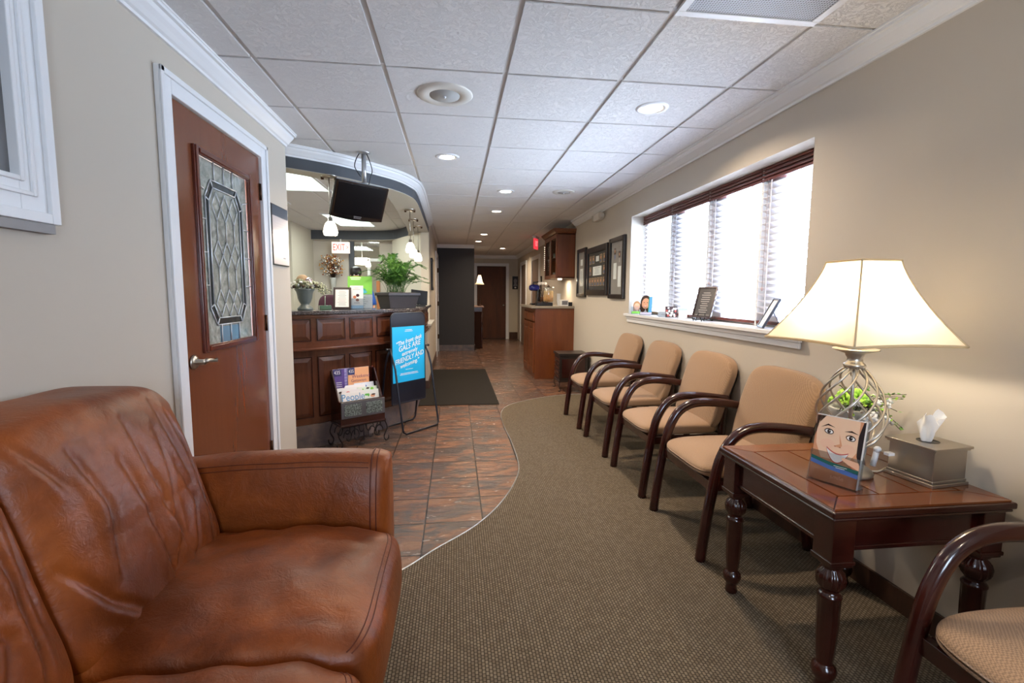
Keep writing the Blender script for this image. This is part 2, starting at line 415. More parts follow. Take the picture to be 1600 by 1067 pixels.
def cr(P, n=8):      # catmull-rom plan curve
    P = [Vector((*p, 0)) if len(p) == 2 else Vector(p) for p in P]; out = []
    Q = [P[0]*2-P[1]]+P+[P[-1]*2-P[-2]]
    for i in range(1, len(Q)-2):
        for k in range(n):
            t = k/n; a, b2, c, d2 = Q[i-1], Q[i], Q[i+1], Q[i+2]
            out.append(.5*((2*b2)+(c-a)*t+(2*a-5*b2+4*c-d2)*t*t+(3*b2-a-3*c+d2)*t**3))
    out.append(P[-1]); return out
def cr2(P, n=8): return [(p.x, p.y) for p in cr(P, n)]
def offset(cv, d):
    out = []
    for i, p in enumerate(cv):
        a = Vector(cv[max(i-1, 0)]); b2 = Vector(cv[min(i+1, len(cv)-1)]); t = (b2-a).normalized(); nrm = Vector((-t.y, t.x)); q = Vector(p)+nrm*d; out.append((q.x, q.y))
    return out

# ================================================================== SETTING
# floor and carpet
struct('floor', MB().box(-3.4, 2.4, -1.9, 14.3, -.06, 0, M_floor))
edge_c = cr2([(-1.2, 1.42), (-.75, 1.75), (-.293, 2.143), (-.108, 2.346), (.098, 2.56), (.269, 2.828), (.42, 3.2), (.486, 3.538), (.495, 4.103), (.48, 4.7), (.52, 5.2), (.676, 5.528), (1.045, 5.82), (1.417, 5.98), (1.85, 6.03)], 10)
cp = MB(); cp.prism([(XR, -1.8), (XR, 6.03)][::1]+edge_c[::-1][1:]+[(XL, -1.8)], .0, .008, M_carpet)
co = cp.build('floor_carpet'); co['kind'] = 'structure'
struct('trim_1', MB().tube([(x, y, .007) for x, y in edge_c], .0045, 6, M_alu))

# ceiling: lay-in tiles on a grid
GX0, GY0, G = .2636, 2.523, .6096
cl = MB()
X0, X1, Y0, Y1 = -3.3, XR, -1.8, 14.2
gx = [GX0+G*i for i in range(-7, 5)]; gy = [GY0+G*j for j in range(-8, 21)]
for i in range(len(gx)-1):
    for j in range(len(gy)-1):
        a, b2, c, d = max(gx[i]+.013, X0), min(gx[i+1]-.013, X1), max(gy[j]+.009, Y0), min(gy[j+1]-.009, Y1)
        if b2-a > .02 and d-c > .02: cl.box(a, b2, c, d, H, H+.02, M_tile)
    
cl.box(X0, X1, Y0, Y1, H+.021, H+.06, M_tile)
struct('ceiling', cl)
gr = MB()
for x in gx:
    if X0 < x < X1: gr.box(x-.0128, x+.0128, Y0, Y1, H+.010, H+.014)
for y in gy:
    if Y0 < y < Y1: gr.box(X0, X1, y-.010, y+.010, H+.0095, H+.0135)
struct('ceiling_grid', gr, M_grid)

# right wall with the window opening
WY0, WY1, WZ0, WZ1 = 2.32, 4.87, 1.10, 2.14
wr = MB(); T = .2
wr.box(XR, XR+T, -1.9, WY0, 0, H+.05).box(XR, XR+T, WY1, 14.3, 0, H+.05).box(XR, XR+T, WY0, WY1, 0, WZ0).box(XR, XR+T, WY0, WY1, WZ1, H+.05)
struct('wall_right', wr, M_wall)
struct('baseboard_right', MB().box(XR-.012, XR, -1.8, 7.2, .0, .105), M_base, bevel=.003)
# left wall with the door
DY0, DY1, DZ = 2.235, 3.165, 2.15
wl = MB(); wl.box(XL-.13, XL, -1.9, DY0, 0, H+.05).box(XL-.13, XL, DY1, 3.66, 0, H+.05).box(XL-.13, XL, DY0, DY1, DZ, H+.05)
struct('wall_left', wl, M_wall)
struct('baseboard_left', MB().box(XL, XL+.014, -1.8, DY0-.09, 0, .11).box(XL, XL+.014, DY1+.09, 3.66, 0, .11), M_white, bevel=.003)
struct('wall_back', MB().box(XL-.2, .15, -1.95, -1.8, 0, H+.05).box(.95, XR+.2, -1.95, -1.8, 0, H+.05).box(.15, .95, -1.95, -1.8, 0, 1.0).box(.15, .95, -1.95, -1.8, 2.1, H+.05), M_wall)
wb = MB(); wb.box(.15, .95, -1.93, -1.86, 1.0, 1.05).box(.15, .95, -1.93, -1.86, 2.05, 2.1).box(.15, .2, -1.93, -1.86, 1.05, 2.05).box(.9, .95, -1.93, -1.86, 1.05, 2.05)
wb_ = struct('window_4', wb, M_white); MB().box(.2, .9, -1.90, -1.896, 1.05, 2.05, M_pane).build('pane', None, wb_)  # unseen window added to bring soft daylight from behind the camera
# hall
struct('wall_far', MB().box(-3.3, .64, 13.9, 14.0, 0, H).box(1.5, XR, 13.9, 14.0, 0, H).box(.64, 1.5, 13.9, 14.0, 2.14, H).box(.6, 1.6, 14.0, 14.03, 0, H), M_wall2)
struct('baseboard_far', MB().box(1.6, XR, 13.885, 13.9, 0, .2), M_base)
struct('wall_hall_left', MB().box(-.50, -.40, 7.66, 11.06, 0, H).box(-.52, -.4, 11.3, 13.9, 0, H), M_wall)
struct('baseboard_hall', MB().box(-.4, -.386, 7.62, 10.0, 0, .12), M_base)
struct('wall_column', MB().box(-.398, .45, 11.06, 11.22, 0, H), M_column)
struct('baseboard_column', MB().box(-.4, .462, 11.045, 11.06, 0, .13).box(.45, .464, 11.045, 11.22, 0, .13), M_basetile)
# reception walls
struct('wall_reception_right', MB().prism([(-.403, 7.615), (-.525, 7.60), (-1.12, 8.85), (-1.0, 8.91)], 0, 2.28), M_wall2)
RB = 9.05
OX0, OX1 = -1.90, -1.38
struct('wall_reception_back', MB().box(-2.7, OX0, RB, RB+.1, 0, H).box(OX1, -.9, RB, RB+.1, 0, H).box(OX0, OX1, RB, RB+.1, 0, .9).box(OX0, OX1, RB, RB+.1, 2.26, H), M_wall)
struct('wall_reception_left', MB().box(-2.75, -2.55, 7.9, RB+.1, 0, H).box(-3.4, -2.75, 7.93, 8.0, 0, H).box(-3.4, -3.3, 3.66, 7.93, 0, H), M_wall2)
struct('wall_reception_near', MB().box(-3.4, XL-.13, 3.54, 3.66, 0, H), M_wall2)
struct('wall_back_room', MB().box(-3.1, -.52, 12.0, 12.1, 0, H).box(-3.1, -3.0, 9.1, 12, 0, H), M_wall2)

# crown mouldings
def crown_profile(w_=.085, h_=.085):
    return [(0, 0), (.012, 0), (.014, .012), (.026, .018), (.04, .034), (.056, .05), (.064, .064), (.078, .066), (.08, .076), (w_, .078), (w_, h_), (0, h_)]
def crown(name, line, inward=1, h_=.085, pw=1.0):
    pr = [(a*pw, b2*h_/.085) for a, b2 in crown_profile()]
    offs = [offset(line, inward*a) for a, b2 in pr]
    mb = MB(); n = len(line); k = len(pr); vs = [(*offs[j][i], H-h_+pr[j][1]) for i in range(n) for j in range(k)]
    fs = [(i*k+j, i*k+(j+1) % k, (i+1)*k+(j+1) % k, (i+1)*k+j) for i in range(n-1) for j in range(k)]+[tuple(range(k)), tuple(range((n-1)*k, n*k))]
    mb.add(vs, fs); o = struct(name, mb, M_white); return o
crown('trim_2', [(XR, -1.8), (XR, 7.2)], 1)
crown('trim_3', [(XR, 8.25), (XR, 13.9)], 1)
crown('trim_4', [(XL, -1.8), (XL, 3.66)], -1)
crown('trim_5', [(.45, 13.9), (XR, 13.9)], -1, .09)
crown('trim_6', [(-.4, 11.06), (.45, 11.06)], -1, .075, .7)
# soffit ring over the reception desk
HB = 2.28
crownc = cr2([(-1.62, 3.62), (-1.22, 3.865), (-.92, 4.07), (-.66, 4.34), (-.48, 4.57), (-.37, 4.83), (-.318, 5.15), (-.315, 6.07), (-.322, 7.0), (-.33, 7.66)], 7)
outer = offset(crownc, .075)
inner = cr2([(-1.75, 3.85), (-1.333, 4.08), (-1.123, 4.25), (-.85, 4.50), (-.70, 4.72), (-.66, 5.0), (-.66, 5.6), (-.68, 6.3), (-.69, 7.04), (-.72, 7.6)], 7)
struct('ceiling_soffit', MB().strip(outer, inner, HB, H, M_header))
struct('trim_7', MB().strip(offset(outer, .0015), offset(inner, -.0015), HB-.004, HB+.001), M_soffit)
crown('trim_8', outer, -1, .08, .85)
farc = cr2([(-.70, 7.5), (-.80, 8.2), (-1.1, 8.72), (-1.6, 8.9), (-2.1, 8.94), (-2.55, 8.95)], 7)
fout = cr2([(-.40, 7.6), (-.62, 8.3), (-1.0, 8.95), (-1.6, 9.04), (-2.1, 9.045), (-2.55, 9.05)], 7)
struct('ceiling_soffit_far', MB().strip(fout, farc, HB, H), M_header)
struct('trim_9', MB().strip(offset(farc, .0)[::1], offset(fout, 0), HB-.004, HB+.001), M_soffit)

# door on the left wall with leaded glass
d1 = struct('trim_10', MB()
    .box(XL, XL+.022, DY0-.085, DY0, 0, DZ+.085).box(XL, XL+.022, DY1, DY1+.085, 0, DZ+.085).box(XL, XL+.022, DY0, DY1, DZ, DZ+.085)
    .box(XL+.022, XL+.032, DY0-.085, DY0-.06, 0, DZ+.085).box(XL+.022, XL+.032, DY1+.06, DY1+.085, 0, DZ+.085).box(XL+.022, XL+.032, DY0-.085, DY1+.085, DZ+.06, DZ+.085), M_white, bevel=.004)
GY0_, GY1_, GZ0, GZ1 = 2.425, 2.975, 1.06, 1.97
dr = MB(); xa, xb = XL-.04, XL+.004
dr.box(xa, xb, DY0+.004, GY0_, .008, DZ-.005).box(xa, xb, GY1_, DY1-.004, .008, DZ-.005).box(xa, xb, GY0_, GY1_, .008, GZ0).box(xa, xb, GY0_, GY1_, GZ1, DZ-.005)
door = struct('door_1', dr, M_door)
mb = MB()
for (a, b2, c, d) in ((GY0_-.03, GY0_+.006, GZ0-.03, GZ1+.03), (GY1_-.006, GY1_+.03, GZ0-.03, GZ1+.03), (GY0_+.006, GY1_-.006, GZ0-.03, GZ0+.006), (GY0_+.006, GY1_-.006, GZ1-.006, GZ1+.03)):
    mb.box(xb-.002, xb+.014, a, b2, c, d)
    mb.box(xb+.013, xb+.02, a+.007, b2-.007 if b2-a < .1 else b2, c+.007, d-.007 if d-c < .1 else d)
mb.build('glass_moulding', M_doormold, door, .004)
art = Art((XL-.004, (GY0_+GY1_)/2, (GZ0+GZ1)/2), (0, 1, 0), (0, 0, 1), .001)   # facing +x
hw, hh_ = .272, .452
art.rect(-hw, hw, -hh_, hh_, M_art, 0)
fr = [(-.2, -.27), (-.2, .27), (-.14, .36), (.14, .36), (.2, .27), (.2, -.27), (.14, -.36), (-.14, -.36)]
fi = [(-.165, -.255), (-.165, .255), (-.12, .325), (.12, .325), (.165, .255), (.165, -.255), (.12, -.325), (-.12, -.325)]
for i in range(8):
    j = (i+1) % 8; art.poly([fr[i], fr[j], fi[j], fi[i]], M_artd if i != 6 and i != 2 else M_artd, 1)
art.rect(-.11, .11, -hh_, -.37, M_artb, 1)
o = art.build('glass_panel', None, door); o['label'] = 'obscure leaded glass panel'
ld = MB()
def came(a, b2, r=.0035): ld.tube([(XL+.001, (GY0_+GY1_)/2+a[0], (GZ0+GZ1)/2+a[1]), (XL+.001, (GY0_+GY1_)/2+b2[0], (GZ0+GZ1)/2+b2[1])], r, 6)
for P in (fr, fi):
    for i in range(8): came(P[i], P[(i+1) % 8])
for i in range(8): came(fr[i], fi[i])
for z in (-.16, 0, .16): came((-hw, z), (-.2, z)); came((.2, z), (hw, z))
for u in (-.1, 0, .1): came((u, .36), (u, hh_)); came((u, -.36), (u, -hh_))
for (a, b2) in ((-.2, .3), (.2, .3)): came((a, b2), (a*1.36, b2+.02))
for cz_ in (.24, 0, -.25):
    for u in (-.092, 0, .092):
        q = [(u-.046, cz_), (u, cz_+.07), (u+.046, cz_), (u, cz_-.07)]
        for i in range(4): came(q[i], q[(i+1) % 4], .003)
for u in (-.092, 0, .092):
    came((u, .17), (u, .07), .003); came((u, -.07), (u, -.18), .003)
ld.build('lead_came', M_lead, door)
k = MB(); hy, hz = DY0+.07, 1.0
k.lathe([(.001, 0), (.032, 0), (.034, .006), (.026, .014), (.014, .018), (.013, .05), (.001, .052)], 24, (xb, hy, hz), M_nickel, axis='X')
hd = k.build('handle_rose', None, door)
MB().tube([(xb+.045, hy, hz), (xb+.05, hy+.03, hz+.004), (xb+.052, hy+.07, hz-.002), (xb+.05, hy+.105, hz-.008), (xb+.042, hy+.125, hz-.002)], [.012, .011, .009, .008, .006], 10, M_nickel).build('lever', None, hd)
for z in (.31, 1.13, 1.94):
    MB().tube([(xb+.004, DY1-.004, z-.05), (xb+.004, DY1-.004, z+.05)], .007, 10, M_bronze).box(xb, xb+.003, DY1-.02, DY1+.004, z-.048, z+.048, M_bronze).build('hinge', None, door)

# casing and glass of the opening at the near left
w2 = MB(); yo, zo = 1.59, 1.515
def ring_frame(mb, x0, x1, y0, y1, z0, z1, t, m=None):
    mb.box(x0, x1, y0, y0+t, z0, z1, m).box(x0, x1, y1-t, y1, z0, z1, m).box(x0, x1, y0+t, y1-t, z0, z0+t, m).box(x0, x1, y0+t, y1-t, z1-t, z1, m)
ring_frame(w2, XL, XL+.022, .55, yo, zo, 2.34, .115); ring_frame(w2, XL+.02, XL+.034, .55, yo, zo, 2.34, .03); ring_frame(w2, XL+.02, XL+.03, .62, yo-.07, zo+.07, 2.27, .012); ring_frame(w2, XL+.001, XL+.03, .655, yo-.105, zo+.105, 2.235, .014)
win2 = struct('window_2', w2, M_white, bevel=.003)
MB().box(XL, XL+.004, .66, yo-.11, zo+.11, 2.23, mat('dim_glass', (112, 112, 114), .12, coat=.4)).build('pane', None, win2)
struct('trim_11', MB().box(XL, XL+.03, .5, yo-.02, zo-.028, zo-.001), plaster('sill_shadow_paint', (150, 148, 148)))  # narrow sill strip in a flat grey

# window: frame with three mullions, panes, sill, apron
wx = XR+T
wf = MB(); ring_frame(wf, wx-.03, wx+.05, WY0, WY1, WZ0, WZ1, .045)
MU = [2.925, 3.575, 4.225]
for y in MU: wf.box(wx-.01, wx+.05, y-.15, y+.01, WZ0, WZ1).box(wx-.062, wx-.01, y-.010, y+.010, WZ0+.025, WZ1)
win = struct('window_1', wf, M_white, bevel=.004)
ys = [WY0+.04]+MU+[WY1-.04]
for i in range(4): MB().box(wx+.005, wx+.009, ys[i]+.02, ys[i+1]-.02, WZ0+.04, WZ1-.04, M_pane).build('pane', None, win)
struct('trim_12', MB().box(XR-.035, wx-.03, WY0-.0, WY1, WZ0, WZ0+.025).box(XR-.045, XR, WY0-.03, WY1+.05, WZ0-.002, WZ0+.025).box(XR-.024, XR, WY0-.01, WY1+.03, WZ0-.03, WZ0-.002).box(XR-.016, XR, WY0-.005, WY1+.02, WZ0-.065, WZ0-.03), M_white, bevel=.005)
M_blindwood = wood('blind_wood', (70, 30, 26), (94, 42, 36), (116, 58, 50), .35, .3, 'Y', 5)
yb = [WY0+.004]+MU+[WY1-.004]
blind_lab = ['white slatted blind nearest the table lamp, two photo frames in front', 'white slatted blind right of the plaque easel, red lower rail showing', 'white slatted blind behind the plaque on the sill', 'white slatted blind at the far end, behind the smiling brochures']
for i in range(4):
    a, b2 = yb[i]+.012, yb[i+1]-.012
    t = thing('window_blind', blind_lab[i], 'blind', (wx-.04, (a+b2)/2, WZ0+.025), 0, 'wooden window blinds'); hwid = (b2-a)/2
    vb = MB(); vb.box(-.02, .02, -hwid-.008, hwid+.008, .93, 1.01)
    for q in range(4): vb.box(-.032, -.02, -hwid-.01, hwid+.01, .925+q*.024, .943+q*.024)
    vb.build('valance', M_blindwood, t, .004)
    sl = MB(); z = .075
    while z < .93:
        dz = -.009
        sl.add([(-.024, -hwid, z-dz), (.024, -hwid, z+dz), (.024, hwid, z+dz), (-.024, hwid, z-dz), (-.024, -hwid, z-dz+.003), (.024, -hwid, z+dz+.003), (.024, hwid, z+dz+.003), (-.024, hwid, z-dz+.003)], [(0, 1, 2, 3), (4, 5, 6, 7), (0, 1, 5, 4), (2, 3, 7, 6), (0, 3, 7, 4), (1, 2, 6, 5)], M_slat); z += .041
    sl.build('slats', None, t)
    MB().box(-.026, .026, -hwid, hwid, .012, .034).build('bottom_rail', M_blindwood, t, .004)
    cd = MB()
    for yy in (-hwid*.72, hwid*.72): cd.box(-.027, -.025, yy-.004, yy+.004, .03, .93)
    cd.build('ladder_tape', mat('tape_white', (226, 224, 232), .8), t)
    cc = MB(); cc.tube([(-.033, hwid*.8, .93), (-.034, hwid*.8, .25+.05*i)], .0015, 5); cc.ball((-.034, hwid*.8, .24+.05*i), .009, None, 8, (1, 1, 1.5))
    cc.build('pull_cord', mat('cord_taupe', (170, 150, 150), .6), t)

# far doors
fd = struct('door_2', MB().box(.645, 1.495, 13.93, 13.96, .01, 2.13), M_fardoor)
MB().lathe([(.001, 0), (.022, 0), (.02, .01), (.012, .02), (.012, .035), (.028, .045), (.03, .06), (.001, .07)], 16, (0, 0, 0), M_nickel, axis='Y').build('door_knob', None, fd).location = (1.43, 13.86, 1.0)
struct('trim_13', MB().box(.56, .645, 13.87, 13.9, 0, 2.22).box(1.495, 1.58, 13.87, 13.9, 0, 2.22).box(.645, 1.495, 13.87, 13.9, 2.135, 2.22), M_white, bevel=.004)
for n_, (a, b2, nm) in enumerate(((12.1, 13.2, 'door_3'), (10.2, 11.3, 'door_4'))):
    tr = MB().box(XR-.03, XR, a, a+.09, 0, 2.2).box(XR-.03, XR, b2-.09, b2, 0, 2.2).box(XR-.03, XR, a+.09, b2-.09, 2.11, 2.2)
    struct('trim_%d' % (14+n_), tr, M_white, bevel=.004)
    struct(nm, MB().box(XR-.008, XR+.001, a+.09, b2-.09, .01, 2.11), mat('taupe_door', (120, 98, 84), .5))
# hall-left door casing beside the dark column
struct('trim_16', MB().box(-.4, -.37, 9.95, 10.04, 0, 2.2).box(-.4, -.37, 10.92, 11.01, 0, 2.2).box(-.4, -.37, 10.04, 10.92, 2.11, 2.2), M_white, bevel=.004)
d5 = struct('door_5', MB().box(-.4, -.388, 10.04, 10.92, .01, 2.11), M_fardoor)
for z in (.35, 1.1, 1.85): MB().box(-.388, -.366, 10.88, 10.915, z-.05, z+.05, M_bronze).build('hinge', None, d5)
# low wall with ledge at the end of the desk
struct('wall_pony', MB().box(-.50, -.375, 6.55, 7.62, 0, .88), M_wall)
struct('trim_17', MB().box(-.54, -.32, 6.5, 7.62, .88, .91), mat('ledge_stone', (170, 164, 154), .4), bevel=.005)
struct('baseboard_pony', MB().box(-.375, -.362, 6.55, 7.62, 0, .12).box(-.5, -.362, 6.537, 6.55, 0, .12), M_base)
# back room behind the reception opening
struct('trim_18', MB().box(OX0-.02, OX0+.075, RB-.03, RB, .9, 2.26), M_header)
struct('trim_19', MB().box(-2.02, -1.95, 11.4, 11.46, 0, 2.06).box(-1.62, -1.55, 11.4, 11.46, 0, 2.06).box(-2.02, -1.55, 11.4, 11.46, 2.06, 2.13), M_white)
struct('wall_back_room_grey', MB().box(-1.55, -.52, 11.42, 11.5, 0, H), mat('greygreen_paint', (150, 154, 150), .7))
pg = struct('window_3', MB().box(OX0+.075, OX1, RB-.02, RB-.012, .9, 2.26, M_partglass), None)
struct('trim_20', MB().box(OX1-.06, OX1, RB-.035, RB, .9, 1.55), mat('orange_oak', (190, 120, 70), .5))

# ================================================================== CEILING FIXTURES
def downlight(x, y, label, on=True, power=19, col=(1, .80, .58)):
    t = thing('recessed_light', label, 'ceiling light', (x, y, H), 0, 'recessed ceiling lights')
    MB().lathe([(.066, -.001), (.068, -.007), (.088, -.006), (.098, -.0005), (.098, .0)], 32, (0, 0, 0), M_white, caps=False).build('trim_ring', None, t)
    MB().lathe([(.067, -.004), (.058, -.001), (.001, -.001)], 32, (0, 0, 0), M_white, caps=False).build('reflector', None, t)
    MB().lathe([(.001, -.004), (.058, -.004), (.058, -.002), (.001, -.002)], 24, (0, 0, 0), M_emitw if on else M_soffit, caps=False).build('lamp', None, t)
    if on:
        l = area('downlight_lamp', (0, 0, -.012), .10, power, col, t); l.data.spread = math.radians(150)
    return t
DL = [(1.188, 2.845, 'recessed ceiling light near the window, nearest the camera'), (-.055, 4.045, 'recessed ceiling light right of the hanging screen'),
      (.56, 5.27, 'recessed ceiling light above the front edge of the black mat'), (.57, 6.53, 'recessed ceiling light above the black floor mat'),
      (.55, 9.03, 'recessed ceiling light in the hall in front of the dark column'), (1.17, 11.69, 'farthest recessed ceiling light, in front of the brown far door')]
for x, y, l in DL: downlight(x, y, l)
downlight(.51, 10.24, 'dim recessed ceiling light just before the dark column', True, 6)
for x, y in ((-.4, -.4), (1.1, -.4)):  # out-of-view lamps added to brighten the near end of the room
    downlight(x, y, 'recessed ceiling light behind the viewpoint, %s side' % ('sofa' if x < 0 else 'window'), True, 7)
def speaker(x, y, label, s=1):
    t = thing('ceiling_speaker', label, 'speaker', (x, y, H), 0, 'round ceiling speakers')
    MB().lathe([(.001, -.004), (.085*s, -.004), (.09*s, -.010), (.15*s, -.008), (.158*s, -.001), (.158*s, 0)], 40, (0, 0, 0), mat('speaker_white', (208, 204, 196), .5), caps=False).build('bezel', None, t)
    MB().lathe([(.001, -.0115), (.083*s, -.0105), (.086*s, -.004)], 32, (0, 0, 0), mat('grille_grey', (172, 172, 170), .6), caps=False).build('grille', None, t)
    MB().ball((0, 0, -.014), .008, M_white, 8).build('centre_cap', None, t)
    return t
speaker(-.05, 2.82, 'large round ceiling speaker above the sofa side of the room')
speaker(1.195, 5.21, 'round ceiling speaker in the tile above the wall frames', .8)
t = thing('ceiling_vent', 'perforated metal air vent in the ceiling near the right wall', 'vent', (1.178, 1.608, H))
MB().box(-.29, .29, -.29, .29, -.008, -.002).build('perforated_panel', M_vent, t)
ring = MB(); 
for a, b2, c, d in ((-.303, .303, -.303, -.27), (-.303, .303, .27, .303), (-.303, -.27, -.27, .27), (.27, .303, -.27, .27)): ring.box(a, b2, c, d, -.012, 0)
ring.build('frame', M_white, t, .002)
# fluorescent troffers in the reception ceiling
for k, (x, y, l, sy) in enumerate(((-1.26-G/2-.08, GY0+G*4.0, 'fluorescent ceiling panel in the reception ceiling above the urn', .58), (-1.6, 7.7, 'fluorescent ceiling panel deep in the reception ceiling', .58), (-2.35, 5.8, 'fluorescent ceiling panel at the left of the reception ceiling', .58))):
    t = thing('ceiling_light_panel', l, 'ceiling light', (x, y, H), 0, 'fluorescent ceiling panels')
    fr_ = MB()
    for a, b2, c, d in ((-.3, .3, -.6, -.575), (-.3, .3, .575, .6), (-.3, -.275, -.575, .575), (.275, .3, -.575, .575)): fr_.box(a, b2, c, d, -.01, 0)
    fr_.build('frame', M_white, t); MB().box(-.275, .275, -.575, .575, -.006, -.002).build('diffuser', M_fluo, t)
    area('troffer_lamp', (0, 0, -.012), .5, 22, (.92, 1, .94), t, 'RECTANGLE', 1.1)
for x, y in ((-1.9, 10.4),):
    t = thing('ceiling_light_panel', 'bright ceiling panel in the room behind the reception glass', 'ceiling light', (x, y, H), 0, 'fluorescent ceiling panels')
    MB().box(-.3, .3, -.3, .3, -.008, 0).build('diffuser', M_fluo, t); area('troffer_lamp', (0, 0, -.012), .5, 16, (1, .95, .86), t)
def pendant(x, y, z0, zs, label, s=1.0, power=5, rod=True):
    t = thing('pendant_lamp', label, 'pendant lamp', (x, y, z0), 0, 'glass pendant lamps')
    MB().lathe([(.001, -.02), (.05*s, -.018), (.062*s, -.006), (.062*s, 0)], 24, (0, 0, 0), M_nickel).build('canopy', None, t)
    if rod:
        for sx in (-1, 1): MB().tube([(sx*.05*s, 0, -.0), (sx*.05*s, 0, -.03)], .012*s, 10, M_bronze).build('canopy_knob', None, t)
    MB().tube([(0, 0, -.01), (0, 0, zs-z0+.06)], .0045*s, 8, M_nickel).build('stem', None, t)
    z = zs-z0
    MB().lathe([(.012*s, z+.085), (.018*s, z+.08), (.018*s, z+.045), (.026*s, z+.04)], 16, (0, 0, 0), M_nickel).build('socket', None, t)
    MB().lathe([(.022*s, z+.05), (.036*s, z+.035), (.046*s, z+.01), (.056*s, z-.035), (.05*s, z-.06), (.044*s, z-.062), (.044*s, z-.058)], 24, (0, 0, 0), M_pend, caps=False).build('lamp_shade', None, t)
    point('pendant_bulb', (0, 0, z-.085), power, (1, .84, .64), .03, t)
pendant(-1.02, 4.13, HB-.004, 1.86, 'glass pendant lamp left of the hanging screen', 1.05)
pendant(-.505, 5.61, HB-.004, 1.855, 'glass pendant lamp nearest of the three in a row over the desk end')
pendant(-.527, 6.31, HB-.004, 1.85, 'glass pendant lamp, middle of the three in a row over the desk end')
pendant(-.517, 6.94, HB-.004, 1.85, 'glass pendant lamp, farthest of the three in a row over the desk end')
pendant(-2.1, 9.6, H, 1.88, 'small glass pendant lamp seen through the reception glass, left one', 1.0, 3)  # added pair standing in for desk pendants reflected in a mirror
pendant(-1.68, 9.6, H, 1.9, 'small glass pendant lamp seen through the reception glass, right one', 1.0, 3)
t = thing('chandelier', 'white drum ceiling lamp seen through the reception glass', 'chandelier', (-2.0, 10.7, H))
MB().tube([(0, 0, 0), (0, 0, -.35)], .007, 8, M_nickel).build('stem', None, t)
MB().lathe([(.16, -.5), (.16, -.36), (.001, -.355)], 32, (0, 0, 0), M_pend, caps=False).build('lamp_shade', None, t)

# hanging television
tv = thing('television', 'small black flat screen television hanging on a ceiling pole over the desk', 'television', (-.745, 3.963, 2.042))
yaw, til = .7354, .4235
R3 = Matrix.Rotation(yaw, 3, 'Z') @ Matrix.Rotation(til, 3, 'X')
def tvo(mb, name, par=None, bevel=0):
    mb.v = [tuple(R3 @ Vector(p)) for p in mb.v]; return mb.build(name, None, par or tv, bevel)
cs = [(-.23, .15), (.23, .15), (.23, -.137)]+[(.23-.46*i/10, -.137-.016*math.sin(PI*i/10)) for i in range(1, 10)]+[(-.23, -.137)]
cb = MB().extr([(x, -.006, z) for x, z in cs], (0, .03, 0), M_blackgl); case = tvo(cb, 'casing', bevel=.005)
tvo(MB().box(-.15, .15, .024, .06, -.1, .1, M_black), 'back_housing', bevel=.01)
tvo(MB().box(-.21, .21, -.0085, -.006, -.112, .132, M_screen), 'screen')
a_ = Art((0, -.0065, 0), (1, 0, 0), (0, 0, 1)); a_.text('SAMSUNG', 0, -.130, .013, M_alu, 1, bold=1.1); a_.rect(-.035, .035, -.119, -.116, M_alu, 1)
tvo(a_, 'maker_badge')
MB().tube([(.025, .06, .40), (.025, .06, .15)], .018, 14, M_alu).build('pole', None, tv)
MB().lathe([(.05, .401), (.05, .393), (.02, .385)], 20, (.025, .06, 0), M_alu).build('ceiling_plate', None, tv)
MB().box(-.005, .055, .03, .09, .10, .16, M_alu).build('mount_bracket', None, tv, .004)
MB().tube(cr([(0, .05, .40), (-.03, .05, .35), (-.045, .05, .29), (-.02, .05, .24), (.0, .05, .21)]), .004, 6, M_black).build('cable', None, tv)
MB().tube(cr([(.045, .05, .40), (.07, .05, .34), (.09, .05, .26), (.075, .05, .2), (.06, .05, .14)]), .004, 6, M_black).build('cable', None, tv)

# exit signs
ex = thing('exit_sign', 'white exit sign with red letters hanging under the reception soffit', 'exit sign', (-2.02, 8.86, 2.13))
MB().box(-.155, .155, -.02, .02, -.10, .10, mat('exit_white', (250, 236, 226), .4, emit=.5)).build('housing', None, ex, .004)
MB().box(-.01, .01, -.01, .01, .1, .15, M_white).build('bracket', None, ex)
a_ = Art((0, -.0205, 0), (1, 0, 0), (0, 0, 1)); M_red = mat('exit_red', (226, 44, 40), .5, emit=.6)
a_.text('EXIT', -.03, 0, .165, M_red, 1, bold=.62); a_.text('>', .115, 0, .12, M_red, 1, bold=.7); a_.build('lettering', None, ex)
ex = thing('exit_sign', 'small red glowing exit sign on the hall ceiling beside the upper cabinet', 'exit sign', (1.57, 9.2, 2.443), 1.15)
MB().box(-.13, .13, -.015, .015, -.245, -.045, mat('exit_red_panel', (232, 60, 74), .3, emit=.8)).build('panel', None, ex, .003)
MB().box(-.14, .14, -.03, .03, -.045, 0, M_alu).build('canopy', None, ex)
a_ = Art((0, -.0155, -.145), (1, 0, 0), (0, 0, 1)); a_.text('EXIT', 0, 0, .14, mat('exit_pale', (255, 170, 170), .4, emit=1), 1, bold=.6); a_.build('lettering', None, ex)
# emergency light over the frames
el = thing('emergency_light', 'white emergency light unit high on the right wall above the frames', 'emergency light', (XR, 5.95, 2.3))
MB().box(-.07, 0, -.13, .1, -.045, .05).build('body', mat('unit_white', (206, 202, 196), .5), el, .012)
for yy in (-.17, .13): MB().lathe([(.02, .05), (.035, .04), (.042, 0), (.04, -.01), (.001, -.012)], 16, (-.06, yy, 0), M_soffit, axis='X').build('lamp_head', None, el)

